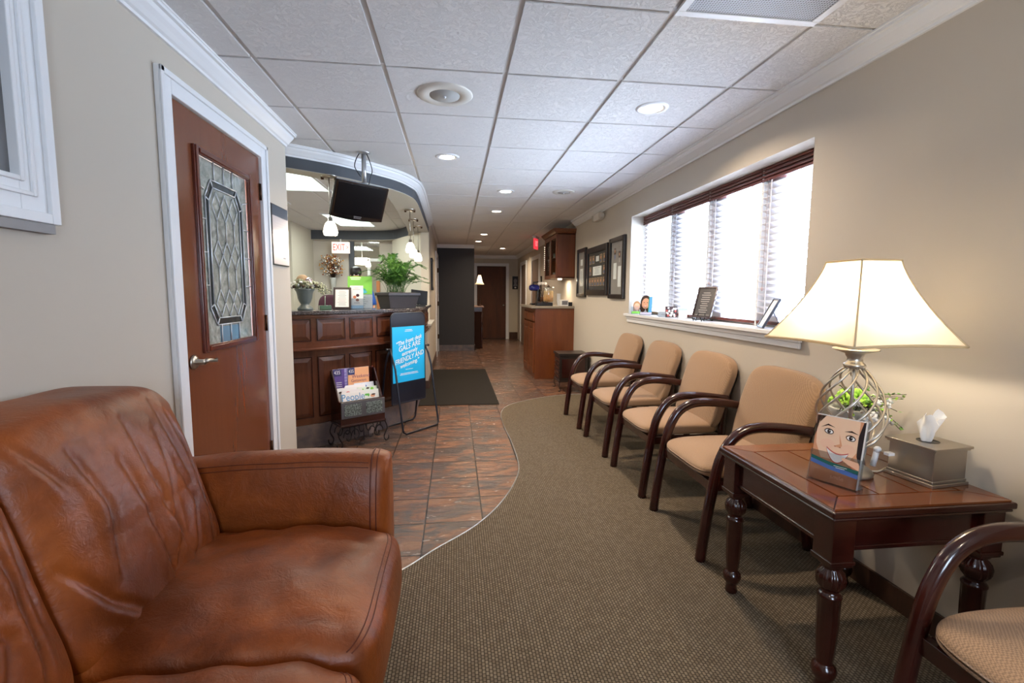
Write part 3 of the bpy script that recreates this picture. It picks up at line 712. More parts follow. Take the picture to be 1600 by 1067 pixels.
# ================================================================== RECEPTION DESK
K = cr2([(-1.72, 3.68), (-1.29, 3.93), (-1.0, 4.12), (-.79, 4.33), (-.62, 4.53), (-.46, 4.77), (-.37, 5.05), (-.33, 5.45), (-.32, 6.0), (-.32, 6.5)], 8)
CT = 1.175
desk = thing('reception_desk', 'curved cherry reception desk with raised panels under a dark granite counter', 'reception desk', (0, 0, 0))
MB().strip(K, offset(K, .34), CT-.032, CT).build('countertop', M_granite, desk, .006)
up = offset(K, .045); lo = offset(K, .125)
MB().strip(up, offset(K, .3), .85, CT-.032).build('upper_body', M_deskrail, desk, .006)
MB().strip(offset(K, .035), offset(K, .1), CT-.06, CT-.032).strip(offset(K, .035), offset(K, .1), .845, .865).build('moulding', M_deskrail, desk, .004)
MB().strip(lo, offset(K, .3), .2, .85).build('lower_body', M_desk, desk, .004)
MB().strip(offset(K, .112), offset(K, .3), .0, .2).build('stone_base', M_basetile, desk)
MB().strip(offset(K, .3), offset(K, .75), .70, .735).build('worktop', M_counter, desk)
def arc(cv):
    s = [0]
    for i in range(1, len(cv)): s.append(s[-1]+(Vector(cv[i])-Vector(cv[i-1])).length)
    return s
def at(cv, s, S):
    for i in range(1, len(cv)):
        if S[i] >= s:
            t = (s-S[i-1])/(S[i]-S[i-1]); a, b2 = Vector(cv[i-1]), Vector(cv[i]); return a.lerp(b2, t)
    return Vector(cv[-1])
def raised(cv, s0, s1, z0, z1, name, m):
    S = arc(cv); a, b2 = at(cv, s0, S), at(cv, s1, S); t = (b2-a).normalized(); n = Vector((t.y, -t.x)); L = (b2-a).length
    mid = at(cv, (s0+s1)/2, S); bul = max(0, (mid-(a+b2)/2).dot(n))
    e = .034; mb = MB()
    def P(u, v, d): q = a+t*u+n*(d+bul*.5); return (q.x, q.y, v)
    o_ = [(0, z0), (L, z0), (L, z1), (0, z1)]; i_ = [(e, z0+e), (L-e, z0+e), (L-e, z1-e), (e, z1-e)]
    rings = [[P(u, v, -.04) for u, v in o_], [P(u, v, .0015) for u, v in o_], [P(u, v, .016) for u, v in i_]]
    vs = sum(rings, []); fs = [tuple(range(4)), tuple(range(8, 12))]+[(r*4+i, r*4+(i+1) % 4, (r+1)*4+(i+1) % 4, (r+1)*4+i) for r in (0, 1) for i in range(4)]
    mb.add(vs, fs); 
    g = .008; o2 = [(-g, z0-g), (L+g, z0-g), (L+g, z1+g), (-g, z1+g)]
    vs2 = [P(u, v, .004) for u, v in o2]+[P(u, v, .004) for u, v in o_]+[P(u, v, -.01) for u, v in o2]
    o = mb.build(name, m, desk)
    MB().add([P(u, v, -.012) for u, v in o2]+[P(u, v, .0055) for u, v in o2]+[P(u, v, .0055) for u, v in o_], [(i, (i+1) % 4, 4+(i+1) % 4, 4+i) for i in range(4)]+[(4+i, 4+(i+1) % 4, 8+(i+1) % 4, 8+i) for i in range(4)]).build('panel_bead', M_mahogZ, o)
Su = arc(up)[-1]; s = .12
while s+.235 < Su:
    raised(up, s, s+.232, .93, 1.10, 'upper_panel', M_desk); s += .292
Sl = arc(lo)[-1]; s = .14
while s+.235 < Sl:
    raised(lo, s, s+.232, .27, .775, 'lower_panel', M_desk); s += .292

# things on the counter
def on_counter(nm, lab, cat, x, y, rz=0, group=None): return thing(nm, lab, cat, (x, y, CT), rz, group)
# urn with dried arrangement
u = on_counter('flower_urn', 'grey glazed urn filled with dried berries and blossoms on the desk counter', 'urn', -1.27, 4.22)
MB().lathe([(.001, 0), (.062, 0), (.064, .012), (.058, .022), (.05, .03), (.034, .045), (.036, .055), (.046, .068), (.05, .078), (.058, .1), (.062, .13), (.068, .155), (.08, .172), (.084, .18), (.078, .182), (.068, .17), (.001, .165)], 28, m=M_urn).build('urn', None, u)
rnd = random.Random(3)
fb = MB()
for i in range(150):
    a, e = rnd.uniform(0, 2*PI), rnd.uniform(.0, 1.3); r_ = .085*rnd.uniform(.6, 1.15)
    p = (r_*math.cos(a)*math.cos(e)*1.3, r_*math.sin(a)*math.cos(e), .185+r_*math.sin(e)*.8)
    fb.ball(p, rnd.uniform(.008, .016), rnd.choice([M_sage, M_sage, M_petal, M_sage, M_twig]), 6)
fb.build('berry_cluster', None, u)
fb = MB(); fb.ball((-.02, .02, .25), .052, mat('dried_ball', (168, 140, 108), .8), 14); fb.ball((.035, -.0, .24), .035, mat('silver_ornament', (196, 180, 190), .15, metal=.9), 14)
fb.build('dried_ball', None, u)
fb = MB()
for i in range(9):
    a = rnd.uniform(-.5, .3); q0 = Vector((.06, 0, .185)); q1 = q0+Vector((rnd.uniform(.08, .15), rnd.uniform(-.04, .04), rnd.uniform(-.05, .03)))
    mid = (q0+q1)/2+Vector((0, 0, .03)); fb.tube([q0, mid, q1], .002, 5, M_twig)
    for k in range(5): fb.ball(tuple(q1.lerp(mid, k/5)+Vector((rnd.uniform(-.01, .01),)*3)), .008, M_sage, 6)
fb.build('trailing_stems', None, u)
# small green glass box and dark framed notice
g = on_counter('glass_box', 'small green glass block on the counter between urn and framed notice', 'box', -1.16, 4.42, .5)
MB().box(-.05, .05, -.03, .03, 0, .035).build('block', mat('green_glass', (60, 92, 74), .15, coat=.4), g, .004)
MB().tube([(0, 0, .035), (.004, 0, .12)], .003, 6).build('pin', mat('clearish', (150, 170, 150), .2), g)
def easel_frame(name, lab, cat, loc, rz, wd, ht, lean, mframe, mface, printer, bw=.02, group=None, depth=.014, strut=True, easel=False):
    t = thing(name, lab, cat, loc, rz, group)
    Mx = Matrix.Rotation(-lean, 4, 'X')
    def tr(mb): mb.v = [tuple(Mx @ Vector(p)) for p in mb.v]; return mb
    z0 = .004 if not easel else .03
    fr2 = MB(); x0, x1 = -wd/2, wd/2
    fr2.box(x0, x0+bw, 0, depth, z0, z0+ht).box(x1-bw, x1, 0, depth, z0, z0+ht).box(x0+bw, x1-bw, 0, depth, z0, z0+bw).box(x0+bw, x1-bw, 0, depth, z0+ht-bw, z0+ht).box(x0+.002, x1-.002, depth*.5, depth*.95, z0+.002, z0+ht-.002)
    tr(fr2).build('frame', mframe, t, .002)
    a2 = Art((0, depth*.4, z0+ht/2), (1, 0, 0), (0, 0, 1)); a2.rect(x0+bw, x1-bw, -ht/2+bw, ht/2-bw, mface, 0); printer(a2, wd/2-bw, ht/2-bw); tr(a2).build('sheet', None, t)
    if strut:
        top = Mx @ Vector((0, depth, z0+ht*.62)); foot = Vector((0, top.y+ht*.28, 0.002))
        MB().tube([top, foot], .007, 6, flat=(1, .3), ref=(1, 0, 0)).build('strut', mframe, t)
    if easel:
        e_ = MB()
        for sx in (-wd*.22, wd*.22):
            e_.tube(cr([(sx, -.035, .03), (sx, -.03, .012), (sx, -.012, .018), (sx, .0, .006), (sx, .04, .01), (sx, .1, 0.004)]), .004, 6)
            e_.tube([(sx, .005, .01), (sx*.4, .06, ht*.55)], .004, 6)
            e_.tube([(sx, -.02, .014), (sx, -.025, .0)], .004, 6)
        e_.tube([(-wd*.4, .0, .016), (wd*.4, .0, .016)], .004, 6).tube([(0, .06, ht*.55), (0, .12, .004)], .004, 6)
        e_.build('easel', M_blackgl, t)
    return t
M_text = mat('print_grey', (120, 118, 122), .7)
easel_frame('picture_frame', 'dark framed white notice standing on the desk counter', 'picture frame', (-1.02, 4.45, CT), .1, .155, .205, .30, mat('frame_brown', (52, 40, 38), .35), M_paper, lambda a, hw_, hh2: a.lines(-hw_*.8, hw_*.8, -hh2*.85, hh2*.85, 11, M_text, th=.18), .018)
# brochure holders
M_greenp = mat('print_green', (126, 196, 74), .5); M_teal = mat('print_teal', (52, 150, 130), .5); M_skinp = mat('print_skin', (226, 166, 128), .5); M_skind = mat('print_skin_shade', (196, 122, 88), .5)
M_hairp = mat('print_hair', (62, 40, 30), .5); M_hairb = mat('print_hair_blond', (170, 120, 74), .5); M_lip = mat('print_lip', (196, 92, 84), .5); M_teeth = mat('print_teeth', (250, 248, 244), .4); M_eye = mat('print_eye', (46, 30, 26), .4)
M_blueband = mat('print_blue', (74, 104, 164), .5); M_greenband = mat('print_dkgreen', (28, 92, 84), .5)
def small_face(a, u, v, s, hair=M_hairb, k=2):
    a.oval(u, v+s*.15, s*.62, s*.8, hair, k); a.oval(u-s*.3, v-s*.35, s*.35, s*.65, hair, k); a.oval(u+s*.35, v-s*.35, s*.33, s*.65, hair, k)
    a.oval(u, v, s*.45, s*.6, M_skinp, k+1)
    for q in (-1, 1): a.oval(u+q*s*.18, v+s*.1, s*.07, s*.035, M_eye, k+2)
    a.oval(u, v-s*.27, s*.2, s*.1, M_lip, k+2, a0=PI, a1=2*PI); a.oval(u, v-s*.275, s*.16, s*.05, M_teeth, k+3, a0=PI, a1=2*PI)
    a.poly([(u-s*.03, v-s*.08), (u+s*.03, v-s*.08), (u, v+s*.05)], M_skind, k+2)
def leaflet(name, lab, cat, loc, rz, wd, ht, lean, printer, group=None, holder=True, n=3, hd=.035, z0=.004, face=M_paper, back=M_paper):
    t = thing(name, lab, cat, loc, rz, group); Mx = Matrix.Rotation(-lean, 4, 'X')
    def tr(mb): mb.v = [tuple(Mx @ Vector(p)) for p in mb.v]; return mb
    mb = MB()
    mb.box(-wd/2, wd/2, 0, .0016*n, z0, z0+ht); tr(mb).build('leaflets', back, t)
    a2 = Art((0, -.0004, z0+ht/2), (1, 0, 0), (0, 0, 1)); a2.rect(-wd/2, wd/2, -ht/2, ht/2, face, 0); printer(a2, wd/2, ht/2); tr(a2).build('cover', None, t)
    if holder:
        h_ = ht*.46; e_ = .004
        hb = MB(); hb.box(-wd/2-e_, wd/2+e_, -.003, -.0015, 0, h_).box(-wd/2-e_, wd/2+e_, .0016*n+.002, .0016*n+.004, 0, ht*.8).box(-wd/2-e_-.0015, -wd/2-e_, -.003, .0016*n+.004, 0, h_).box(wd/2+e_, wd/2+e_+.0015, -.003, .0016*n+.004, 0, h_)
        tr(hb); hb.box(-wd/2-e_, wd/2+e_, -.004, hd, 0, .0025)
        hb.box(-wd/2-e_, wd/2+e_, hd-.002, hd, 0, .02)
        hb.build('acrylic_holder', M_acryl, t)
    return t
def pr_green(a, U, V):
    a.rect(-U, U, V*.0-.0, V, M_greenp, 1); a.rect(-U, U, -V*.15, V*.05, M_greenp, 1); a.oval(0, V*.12, U*.5, V*.16, M_teal, 2); a.oval(.02, V*.02, U*.4, V*.1, mat('print_blue2', (70, 170, 190), .5), 3)
    a.lines(-U*.7, U*.7, -V*.9, -V*.25, 5, M_text, th=.15); a.lines(-U*.8, U*.1, V*.75, V*.95, 2, M_paper, th=.4)
leaflet('brochure_stand', 'large green and white leaflet in a clear stand on the desk counter', 'brochure', (-.90, 4.66, CT), .12, .225, .31, .2, pr_green, hd=.07)
def pr_white(a, U, V):
    for q, (x, y) in enumerate(((-.3, .0), (.15, .15), (.1, -.25))): a.oval(U*x, V*y, U*.26, V*.13, (M_skind, M_maroon, M_rust)[q], 2)
    a.lines(-U*.6, U*.6, -V*.6, -V*.45, 2, M_text, th=.4); a.lines(-U*.6, U*.6, V*.6, V*.85, 2, M_text, th=.2); a.rect(-U, U, -V, -V*.72, mat('print_sky', (150, 190, 220), .5), 1)
leaflet('brochure_stand', 'narrow white brochure in a clear holder in front of the green leaflet', 'brochure', (-.905, 4.53, CT), .12, .115, .215, .15, pr_white, n=8)
# fern
fn = on_counter('potted_fern', 'bushy green fern in a rectangular black planter on the desk counter', 'potted plant', -.575, 4.92, .72)
pl = MB(); 
def frus(mb, hx0, hy0, hx1, hy1, z0, z1, m=None):
    mb.add([(-hx0, -hy0, z0), (hx0, -hy0, z0), (hx0, hy0, z0), (-hx0, hy0, z0), (-hx1, -hy1, z1), (hx1, -hy1, z1), (hx1, hy1, z1), (-hx1, hy1, z1)], [(0, 1, 2, 3), (4, 5, 6, 7)]+[(i, (i+1) % 4, 4+(i+1) % 4, 4+i) for i in range(4)], m)
frus(pl, .155, .09, .18, .11, 0, .125); pl.box(-.192, .192, -.122, .122, .125, .155)
pl.build('planter', mat('planter_dark', (48, 42, 42), .45), fn, .004)
MB().box(-.17, .17, -.10, .10, .15, .158).build('soil', M_twig, fn)
fo = MB(); rnd = random.Random(11)
for i in range(90):
    bx, by = rnd.uniform(-.1, .1), rnd.uniform(-.06, .06); a = rnd.uniform(0, 2*PI); rch = rnd.uniform(.03, .23); hgt = rnd.uniform(.14, .38)*(1.05-rch*1.1)
    if i % 7 == 0: rch *= 1.35; hgt *= .8
    P = [Vector((bx, by, .155)), Vector((bx+math.cos(a)*rch*.35, by+math.sin(a)*rch*.35, .155+hgt*.7)), Vector((bx+math.cos(a)*rch*.8, by+math.sin(a)*rch*.8, .155+hgt)), Vector((bx+math.cos(a)*rch*1.25, by+math.sin(a)*rch*1.25, .155+hgt*.88))]
    Q = cr(P, 6); fo.tube(Q, .0014, 4, M_leafd)
    mm = M_leaf if rnd.random() < .6 else M_leafd
    for j in range(5, len(Q)):
        t_ = (Q[j]-Q[j-1]).normalized(); sd = t_.cross(Vector((0, 0, 1))); 
        if sd.length < .1: continue
        sd.normalize(); ln = .042*math.sin(PI*min(1, (j-3)/(len(Q)-2))*.85+.2)
        for k2 in (0, .5):
            c_ = Q[j].lerp(Q[j-1], k2)
            for q in (-1, 1):
                e_ = c_+sd*q*ln+t_*ln*.6+Vector((0, 0, rnd.uniform(-.012, .006))); m_ = (c_+e_)/2
                fo.add([c_, m_+t_*.005+Vector((0, 0, .002)), e_, m_-t_*.005], [(0, 1, 2, 3)], mm)
fo.build('foliage', None, fn)
# little things at the right end
tb = thing('tablet', 'black flat display tilted back at the right end of the desk counter', 'display', (-.43, 5.75, CT), .25)
mb = MB(); mb.box(-.10, .10, -.006, .006, .02, .20); Mx = Matrix.Rotation(.12, 4, 'Y') @ Matrix.Rotation(-.35, 4, 'X'); mb.v = [tuple(Mx @ Vector(p)) for p in mb.v]; mb.build('display', M_blackgl, tb, .004)
MB().box(-.08, .08, -.03, .10, 0, .014).tube([(0, .05, .01), (0, .035, .09)], .012, 8).build('stand', M_black, tb, .003)
cm = thing('card_holder', 'small white card holder beside the black display on the desk', 'card holder', (-.56, 5.27, CT), .4)
MB().box(-.05, .05, -.03, .03, 0, .018).box(-.045, .045, .0, .012, .018, .05).build('tray', M_white, cm, .003); MB().box(-.04, .04, -.012, -.002, .018, .045).build('cards', M_paper, cm)
ob = thing('jar', 'tiny orange jar beside the planter on the desk counter', 'jar', (-.60, 5.18, CT)); MB().lathe([(.001, 0), (.016, 0), (.017, .03), (.012, .036)], 14, m=mat('orange_plastic', (190, 84, 50), .4)).build('body', None, ob); MB().lathe([(.001, .05), (.014, .048), (.014, .036), (.001, .034)], 14, m=M_white).build('lid', None, ob)

# ================================================================== PERSON behind the desk
def skin_body(name, V_, E_, R_, m, parent, loc=None, sub=2):
    me = bpy.data.meshes.new(name); me.from_pydata(V_, E_, []); me.materials.append(m)
    o = bpy.data.objects.new(name, me); C.objects.link(o); o.parent = parent
    s_ = o.modifiers.new('skin', 'SKIN'); s_.use_smooth_shade = True
    lay = me.skin_vertices[0] if me.skin_vertices else None
    if lay is None:
        bm = bmesh.new(); bm.from_mesh(me); bm.verts.layers.skin.verify(); bm.to_mesh(me); bm.free(); lay = me.skin_vertices[0]
    for i, r_ in enumerate(R_): lay.data[i].radius = r_ if isinstance(r_, tuple) else (r_, r_); lay.data[i].use_root = (i == 0)
    u_ = o.modifiers.new('sub', 'SUBSURF'); u_.levels = 1; u_.render_levels = sub
    return o
ps = thing('person', 'person with short dark hair in a blue top standing behind the reception desk', 'person', (-1.44, 7.2, -.0), .25); ps.scale = (.95, .95, .955)
V_ = [(0, 0, .98), (0, 0, 1.12), (0, 0, 1.30), (0, .01, 1.44), (0, 0, 1.52), (0, -.01, 1.60), (0, -.01, 1.69),
      (.17, 0, 1.42), (.24, -.02, 1.16), (.2, -.2, 1.02), (.17, -.28, .99), (-.17, 0, 1.42), (-.24, -.02, 1.16), (-.2, -.2, 1.02), (-.17, -.28, .99),
      (.095, 0, .9), (.10, -.02, .50), (.10, .01, .09), (.11, -.12, .04), (-.095, 0, .9), (-.10, -.02, .50), (-.10, .01, .09), (-.11, -.12, .04)]
E_ = [(0, 1), (1, 2), (2, 3), (3, 4), (4, 5), (5, 6), (3, 7), (7, 8), (8, 9), (9, 10), (3, 11), (11, 12), (12, 13), (13, 14), (0, 15), (15, 16), (16, 17), (17, 18), (0, 19), (19, 20), (20, 21), (21, 22)]
R_ = [(.15, .11), (.13, .10), (.15, .11), (.10, .08), .052, (.072, .088), (.066, .08), .055, .042, .034, .028, .055, .042, .034, .028, .085, .06, .045, .035, .085, .06, .045, .035]
skin_body('body', V_, E_, R_, M_skin, ps)
tsh = MB(); tsh.lathe([(.15, .9), (.165, 1.0), (.155, 1.15), (.175, 1.3), (.17, 1.40), (.10, 1.475), (.062, 1.49)], 28, fl=lambda a, z: 1+.18*math.cos(2*a), caps=False)
for q in (-1, 1): tsh.tube([(q*.12, 0, 1.42), (q*.19, 0, 1.40), (q*.225, -.01, 1.28), (q*.245, -.02, 1.2)], [.06, .068, .062, .06], 14)
tsh.build('blue_top', M_blue, ps)
tr_ = MB(); tr_.lathe([(.165, .98), (.17, .9), (.16, .82)], 24, fl=lambda a, z: 1+.15*math.cos(2*a), caps=False)
for q in (-1, 1): tr_.tube([(q*.09, 0, .9), (q*.10, -.02, .5), (q*.10, .01, .06)], [.095, .075, .06], 14)
tr_.build('trousers', M_navy, ps)
hr = MB(); hr.soft((.088, .105, .085), (0, .01, 1.71), 2.4, 10); hr.soft((.086, .06, .10), (0, .055, 1.66), 2.4, 8); hr.build('hair', M_hair, ps)
fc = MB()
for q in (-1, 1): fc.ball((q*.03, -.092, 1.66), .010, M_teeth, 8); fc.ball((q*.03, -.100, 1.66), .005, M_eye, 8); fc.ball((q*.075, 0, 1.65), .02, M_skin, 8, (.4, .8, 1.2))
fc.ball((0, -.103, 1.63), .011, M_skin, 8, (.8, 1, 1.5)); fc.ball((0, -.094, 1.595), .016, M_lip, 8, (1.2, .4, .4)); fc.build('face_features', None, ps)
for q in (-1, 1):
    hn = MB()
    bx, by, bz = q*.165, -.30, .985
    hn.soft((.038, .045, .014), (bx, by-.02, bz), 3, 6)
    for j in range(4): hn.tube([(bx+(j-1.5)*.018, by-.055, bz), (bx+(j-1.5)*.02, by-.085-.006*(1.5-abs(j-1.5)), bz-.004), (bx+(j-1.5)*.02, by-.105-.008*(1.5-abs(j-1.5)), bz-.018)], [.009, .0085, .007], 8)
    hn.tube([(bx-q*.03, by+.0, bz), (bx-q*.05, by-.03, bz-.004), (bx-q*.05, by-.055, bz-.012)], [.011, .01, .008], 8)
    hn.build('hand', M_skin, ps)
# dark patterned chair back next to the person
oc = thing('office_chair', 'dark maroon office chair behind the framed notice on the desk', 'chair', (-1.50, 6.1, 0), .3)
MB().soft((.17, .05, .26), (0, .2, 1.04), 4, 10).build('backrest', M_maroon, oc); MB().soft((.25, .25, .05), (0, 0, .62), 4, 10).build('seat', M_maroon, oc)
MB().tube([(0, 0, .08), (0, 0, .58)], .03, 12).build('column', M_black, oc); MB().tube([(0, .1, .6), (0, .25, .7), (0, .25, .95)], .02, 8).build('back_support', M_black, oc)
bs = MB()
for i in range(5): bs.tube([(0, 0, .09), (.28*math.cos(i*1.257), .28*math.sin(i*1.257), .06)], .02, 8); bs.ball((.28*math.cos(i*1.257), .28*math.sin(i*1.257), .03), .03, None, 8)
bs.build('base', M_black, oc)
# wall flowers
wf_ = thing('dried_flower_arrangement', 'dried golden flower arrangement hanging on the reception back wall', 'flowers', (-2.2, RB, 1.58))
MB().lathe([(.001, -.42), (.02, -.4), (.055, .0), (.06, .02), (.001, .0)], 18, (0, -.065, 0), mat('glass_vase', (190, 190, 184), .15)).build('vase', None, wf_)
fl_ = MB(); rnd = random.Random(5)
for i in range(110):
    a, r_, z_ = rnd.uniform(-PI, 0), rnd.uniform(.03, .25), rnd.uniform(.1, .42)
    e_ = Vector((r_*math.cos(a)*1.0, -.08-abs(math.sin(a))*r_*.6, z_)); s_ = Vector((0, -.065, -.02)); fl_.tube([s_, (s_+e_)/2+Vector((0, 0, .04)), e_], .0018, 4, M_twig)
    for k_ in range(3): fl_.ball(tuple(e_+Vector((rnd.uniform(-.03, .03), rnd.uniform(-.01, .01), rnd.uniform(-.04, .02)))), rnd.uniform(.006, .016), rnd.choice([M_gold, M_gold, M_rust, M_petal]), 6)
fl_.build('dried_stems', None, wf_)

# ================================================================== MAGAZINE RACK
rk = thing('magazine_rack', 'carved wooden magazine rack on scrolled iron feet in front of the desk', 'magazine rack', (-.795, 4.14, .075), .60)
WR = .20
bx = MB()
bx.box(-WR, WR, -.002, .016, .13, .33).box(-WR, WR, .208, .222, .12, .58).box(-WR, -WR+.014, .0, .21, .14, .33).box(WR-.014, WR, .0, .21, .14, .33).box(-WR, WR, 0, .21, .125, .14).box(-WR-.006, WR+.006, -.012, .22, .115, .13)
for q in (-1, 1):
    xx = q*(WR-.007); bx.extr([(xx-.007, .04, .33), (xx-.007, .2, .33), (xx-.007, .205, .57), (xx-.007, .18, .57)], (.014, 0, 0))
bx.build('box', M_mahogZ, rk, .003)
M_carv = mat('carved_panel', (104, 116, 112), .45, metal=.3); v = coords(M_carv, 'Object'); bump(M_carv, noisetex(M_carv, v, 90, 3, .6, 2), 1, .006); base(M_carv, ramp(M_carv, noisetex(M_carv, v, 110, 3), [(.4, (60, 66, 62)), (.6, (140, 152, 146))]))
MB().box(-WR+.004, WR-.004, -.012, -.002, .185, .325).build('front_frame', mat('pewter_paint', (96, 96, 100), .4, metal=.3), rk, .003)
for q in (-1, 1): MB().box(q*.096-.075, q*.096+.075, -.016, -.011, .205, .305).build('carved_inset', M_carv, rk, .002)
ir = MB(); 
def scroll(mb, x, y, s, fl_=1):
    P = [(x+fl_*s*(.0+.35*math.cos(t)*(1-t/9)), y, .06+s*.35*math.sin(t)*(1-t/9)) for t in [i*.5 for i in range(13)]]; mb.tube(P, .004, 6)
for y in (0, .2):
    ir.tube([(-WR, y, .112), (WR, y, .112)], .005, 6)
    for q in (-1, 1):
        ir.tube(cr([(q*WR, y, .112), (q*(WR+.02), y, .07), (q*(WR-.01), y, .03), (q*(WR+.005), y, .007), (q*(WR+.03), y, .012), (q*(WR+.035), y, .03)], 5), .005, 6)
        for k_ in (.14, .07): scroll(ir, q*k_, y, .12, q)
    ir.tube([(0, y, .112), (0, y, .03)], .005, 6)
ir.v = [(x, y, .112-(.112-z)*1.72 if z < .112 else z) for x, y, z in ir.v]
ir.build('iron_feet', M_iron, rk)
mg_cols = [(214, 214, 220), (200, 60, 60), (60, 120, 190), (90, 170, 80), (230, 220, 200), (180, 60, 90), (240, 240, 240), (70, 70, 90)]
def magazine(lab, x, y, z, wd, ht, lean, cover, group='magazines in the wooden rack', rz=0.0):
    ca, sa = math.cos(.60), math.sin(.60)
    t = thing('magazine', lab, 'magazine', (-.795+x*ca-y*sa, 4.14+x*sa+y*ca, z+.075), .60+rz, group); Mx = Matrix.Rotation(-lean, 4, 'X')
    mb = MB().box(-wd/2, wd/2, 0, .005, 0, ht); mb.v = [tuple(Mx @ Vector(p)) for p in mb.v]; mb.build('pages', M_paper, t)
    a = Art((0, -.0006, ht/2), (1, 0, 0), (0, 0, 1)); cover(a, wd/2, ht/2); a.v = [tuple(Mx @ Vector(p)) for p in a.v]; a.build('cover', None, t); return t
def pc(*c): return mat('print_%d_%d_%d' % c, c, .4)
def cov435(main, second):
    def f(a, U, V):
        a.rect(-U, U, -V, V, main, 0); a.rect(-U, -U+.075, V-.062, V, pc(60, 56, 104), 1); a.text('435', -U+.037, V-.031, .046, M_paper, 2, bold=.8)
        a.rect(-U, U, -V*.9, -V*.35, second, 1); a.lines(-U*.8, U*.8, -V*.3, V*.2, 4, M_paper, th=.25)
    return f
magazine('purple magazine headed 435, leftmost at the back of the rack', -.135, .176, .31, .10, .275, .04, cov435(pc(96, 74, 140), pc(150, 90, 160)))
magazine('pale violet magazine between the two headed 435', -.085, .189, .31, .10, .275, .03, lambda a, U, V: (a.rect(-U, U, -V, V, pc(160, 150, 200), 0), a.lines(-U*.7, U*.7, -V*.8, V*.8, 8, pc(110, 100, 170))))
def covwk(a, U, V):
    a.rect(-U, U, -V, V, pc(238, 176, 128), 0); a.rect(-U, -U+.062, V-.062, V, pc(56, 60, 110), 1); a.text('435', -U+.031, V-.031, .042, M_paper, 2, bold=.75)
    a.text('Weekend', .02, V*.42, .042, pc(120, 60, 100), 1); a.text('Getaways', .0, V*.15, .036, pc(130, 70, 100), 1); a.lines(-U*.6, U*.5, -V*.25, V*.0, 2, pc(226, 210, 90), th=.4)
    a.poly([(-U, -V), (U, -V), (U, -V*.25), (-U*.2, -V*.55), (-U, -V*.6)], pc(176, 78, 120), 1); a.poly([(-U, -V), (U, -V), (U, -V*.6), (-U, -V*.8)], pc(60, 70, 110), 2)
magazine('orange Weekend Getaways magazine at the back of the rack', .045, .181, .31, .195, .275, .03, covwk)
def covpe(a, U, V):
    a.rect(-U, U, -V, V, pc(232, 228, 224), 0); a.text('People', -.0, V*.62, .085, pc(66, 140, 190), 1, bold=.9); a.oval(.0, -V*.1, U*.5, V*.5, pc(200, 140, 110), 1)
magazine('white magazine with blue masthead at the front of the rack', -.06, .024, .145, .20, .255, .2, covpe)
rnd = random.Random(9)
labs = ['green covered magazine, right front of the rack', 'red and white magazine in the middle row of the rack', 'dark photo magazine in the middle row of the rack', 'white magazine behind the middle row of the rack', 'green and yellow magazine, right middle of the rack', 'pink lettered magazine just before the back row of the rack', 'blue covered magazine at the right of the back row']
for i, (x, y, z, c1, c2) in enumerate(((.09, .035, .145, (226, 230, 224), (96, 176, 70)), (-.05, .062, .16, (226, 222, 220), (206, 70, 66)), (-.08, .090, .175, (230, 228, 226), (40, 36, 44)), (.0, .112, .185, (234, 234, 236), (200, 190, 190)), (.095, .068, .16, (214, 228, 210), (120, 190, 60)), (-.01, .081, .18, (236, 232, 230), (220, 90, 120)), (.085, .098, .20, (220, 226, 236), (70, 110, 180)))):
    def cv_(a, U, V, c1=c1, c2=c2):
        a.rect(-U, U, -V, V, pc(*c1), 0)
        for k_ in range(5): a.oval(rnd.uniform(-U*.8, U*.8), V*rnd.uniform(.5, .9), U*rnd.uniform(.08, .25), V*rnd.uniform(.05, .12), rnd.choice([pc(*c2), pc(*c2), M_hairp, M_skinp]), 1+k_)
    k2_ = (0, 2, 4, 6, 3, 5, 7)[i]; magazine(labs[i], x, .036+.012*k2_, .145+.008*k2_, .185, .25, .2, cv_)

# ================================================================== A-FRAME SIGN
sg = thing('floor_sign', 'bright blue quotation poster on a black tubular swing stand beside the desk', 'floor sign', (-.452, 4.655, 0), .853)
bw, bz0, bz1 = .217, .265, 1.135
def rrect(x0, x1, z0, z1, r, rb=.012, n=6):
    out = []
    for cx_, cz_, a0, rr_ in ((x1-r, z1-r, 0, r), (x0+r, z1-r, PI/2, r), (x0+rb, z0+rb, PI, rb), (x1-rb, z0+rb, 1.5*PI, rb)):
        out += [(cx_+rr_*math.cos(a0+PI/2*i/n), 0, cz_+rr_*math.sin(a0+PI/2*i/n)) for i in range(n+1)]
    return out
MB().extr([(p[0], -.006, p[2]) for p in rrect(-bw, bw, bz0, bz1, .06)], (0, .012, 0)).build('board', mat('board_black', (24, 28, 40), .3, coat=.2), sg, .003)
MB().tube(rrect(-bw, bw, bz0, bz1, .06), .009, 8, closed=True).build('board_edge', M_tube, sg)
M_cyan = mat('poster_cyan', (24, 178, 232), .45)
PZ0, PZ1 = .47, 1.005
a = Art((0, -.0068, (PZ0+PZ1)/2), (1, 0, 0), (0, 0, 1)); PU, PV = bw-.008, (PZ1-PZ0)/2
a.rect(-PU, PU, -PV, PV, M_cyan, 0)
a.lines(-.06, .06, PV*.80, PV*.90, 2, M_paper, th=.35)
Wt = mat('poster_white', (250, 250, 250), .5); rt = .20
for txt, u_, v_, sz, bd in (('\u201cThe front desk', 0.0, .130, .056, .95), ('GALS ARE', .005, .075, .070, .95), ('extremely', .005, .020, .054, .95), ('FRIENDLY AND', .005, -.038, .066, .84), ('welcoming.\u201d', .005, -.094, .054, .95)):
    a.text(txt, u_, v_, sz, Wt, 1, rot=rt, shear=.3, bold=bd)
    if txt.isupper() or True: a.text(txt, u_+.0025, v_, sz, Wt, 1, rot=rt, shear=.3, bold=bd); a.text(txt, u_, v_+.002, sz, Wt, 1, rot=rt, shear=.3, bold=bd)
